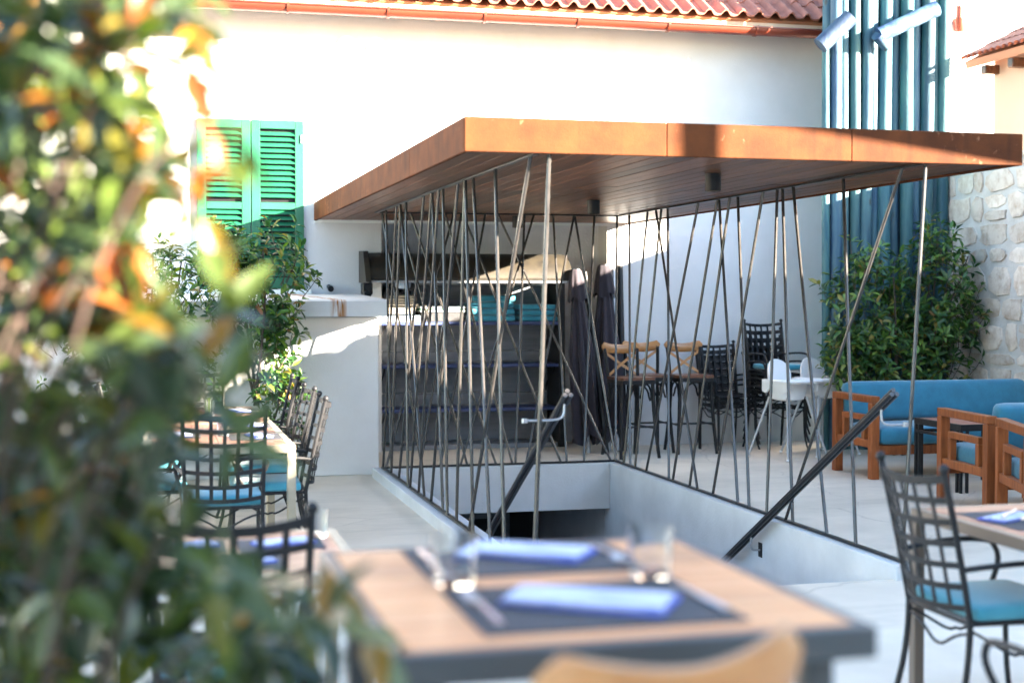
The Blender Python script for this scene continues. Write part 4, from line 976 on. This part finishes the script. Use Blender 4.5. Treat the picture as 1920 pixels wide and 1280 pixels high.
shrub('ground_shrub', 'low leafy plant at the foot of the white counter', [(.92, 11.75, .42, .28, .2, .28)], 70, 7, .085, 'laurel', (.92, 11.75, 0), 3)

# foreground shrub: leaves large enough to tell apart are single objects
YAWA = R(14.3); PA = R(1.804)
def leaf_variant(name, mt, bend, fold, wd):
    nu, nv = 4, 9; vs = []; fs = []
    for j in range(nv + 1):
        t_ = j / nv; wv = wd * (math.sin(PI * t_ ** .85) ** .9) * (1 - .15 * t_) + .004
        for i in range(nu + 1):
            u = -1 + 2 * i / nu; vs.append((u * wv, t_, fold * abs(u) * wv - bend * t_ * t_ + .01 * math.sin(9 * t_ + u * 2)))
    for j in range(nv):
        for i in range(nu): fs.append((j * (nu + 1) + i, j * (nu + 1) + i + 1, (j + 1) * (nu + 1) + i + 1, (j + 1) * (nu + 1) + i))
    b = MB(); b.add(vs, fs); return b.mesh(name, mt, angle=180)
LV = [leaf_variant('leaf', 'magnolia', be, fo, wd) for be, fo, wd in ((.10, .35, .19), (.22, .5, .17), (.02, .25, .21), (.30, .4, .18))]
LY = [leaf_variant('leaf', 'young_lit', be, fo, wd) for be, fo, wd in ((.05, .5, .16), (.2, .4, .17))]
fg = thing('foreground_shrub', 'large blurred shrub with green and orange leaves close on the left', 'shrub', (-.42, 1.55, 0))
F0 = Vector((-.42, 1.55, 0))
cr_ = Vector((math.cos(YAWA), -math.sin(YAWA), 0)); cf = Vector((math.sin(YAWA), math.cos(YAWA), 0))
def pt_at(u, v, d):   # a point of the shrub given as an offset right of / above the eye line at distance d
    return Vector((0, 0, 1.58)) + cf * d + cr_ * ((u - 960) / 2667 * d) + Vector((0, 0, (556 - v) / 2667 * d))
edge = [(-60, 390), (0, 380), (90, 300), (180, 285), (260, 310), (340, 330), (420, 320), (500, 290), (580, 340), (660, 370), (700, 350), (760, 340), (820, 350), (900, 320), (960, 270), (1010, 240), (1060, 330), (1110, 440), (1160, 550), (1220, 620), (1290, 600), (1400, 560)]
tips = []; random.seed(21)
def add_tip(u, v, d, em_, right=False): tips.append((pt_at(u, v, d), Vector((random.uniform(.3, 1) if right else random.uniform(-.3, .8), random.uniform(-.8, .2), random.uniform(-.1, .9))), (u, v, em_, d)))
while len(tips) < 285:
    v = random.uniform(-120, 1420); em_ = np.interp(v, [e[0] for e in edge], [e[1] for e in edge]); q_ = random.random()
    u = em_ - 20 - abs(random.gauss(0, 1)) * 170 if q_ < .45 else random.uniform(-180, em_ - 60)
    if u < -200: continue
    if v > 930 and u > 250 and random.random() < .45: continue
    add_tip(u, v, random.uniform(1.9, 3.0) if u < em_ - 120 else random.uniform(1.8, 2.5), em_)
for _ in range(70): add_tip(random.uniform(-160, 250), random.uniform(820, 1380), random.uniform(2.1, 3.0), 300)
for _ in range(60): add_tip(random.uniform(-160, 260), random.uniform(-60, 640), random.uniform(2.2, 3.0), 300)
# sprigs that stick out of the outline
for (u, v) in ((410, 300), (395, 235), (375, 400), (352, 130), (425, 590), (415, 650), (330, 40), (340, 330), (390, 460), (430, 830), (400, 760), (560, 1150), (610, 1180), (690, 1200), (500, 1100), (400, 1080), (340, 1010)):
    add_tip(u, v, random.uniform(1.75, 2.1), u + 30, True)
single = []; 
for p, d, (u, v, em_, dist) in tips:
    q = d.normalized().to_track_quat('Z', 'Y').to_matrix(); k0 = random.uniform(0, 6); lit = v < 620
    ycount = 1 if (lit and u > em_ - 110 and random.random() < .55) else 0
    for k in range(random.randint(4, 7)):
        a = k0 + 2.4 * k; el = random.uniform(-.5, .8); ld = q @ Vector((math.cos(a) * math.cos(el), math.sin(a) * math.cos(el), math.sin(el)))
        up = Vector((random.uniform(-.6, .6), random.uniform(-.9, .3), 1)); x = ld.cross(up).normalized(); z = x.cross(ld)
        s_ = random.uniform(.07, .125) * (.8 if ycount and k < 3 else 1)
        young_lit = random.random() < (.62 if ycount else .12 if lit else .02)  # more orange new leaves where sun falls, its warmth put into their colour
        single.append((p + ld * .008, (x, ld, z), s_, random.choice(LY if young_lit else LV), dist))
single.sort(key=lambda e: e[4] / e[2])
for (p, (x, y, z), s_, me, _) in single[:290]:
    o = bpy.data.objects.new('leaf', me); C.objects.link(o); o.parent = fg
    Mx = Matrix((x, y, z)).transposed().to_4x4() @ Matrix.Scale(s_, 4); Mx.translation = p - F0; o.matrix_local = Mx
rm = {}
for (p, (x, y, z), s_, me, _) in single[290:]:
    key = me.materials[0].name; b = rm.setdefault(key, MB()); Mx = Matrix((x, y, z)).transposed() * s_
    b.add([Mx @ vv.co + (p - F0) for vv in me.vertices], [tuple(pp.vertices) for pp in me.polygons])
for key, b in rm.items(): tag(b.build('inner_foliage', key, fg, angle=180), kind='stuff')
tw = MB()
for p, d, _ in tips[::4]:
    e = p - F0; s0 = Vector((e.x * .75 - .05, e.y * .9 + .05, max(.05, e.z - random.uniform(.2, .5)))); tw.tube(bez(s0, s0 + (e - s0) * .4 + Vector((-.03, 0, .03)), e - d.normalized() * .08, e, 6), [.004, .0038, .0035, .003, .003, .0028, .0025], 6, cap=False)
tag(tw.build('twig_mass', 'twig', fg), kind='stuff')
st = MB()
for k in range(4):
    a = Vector((random.uniform(-.22, -.05), random.uniform(.2, .5), 0)); b = Vector((random.uniform(-.35, 0), random.uniform(.3, .8), random.uniform(1.2, 2.1))); st.tube(bez(a, a + Vector((0, 0, .6)), b - Vector((0, 0, .5)), b, 10), [.02 - .0012 * i for i in range(11)], 8)
st.build('stem_cluster', 'bark', fg)
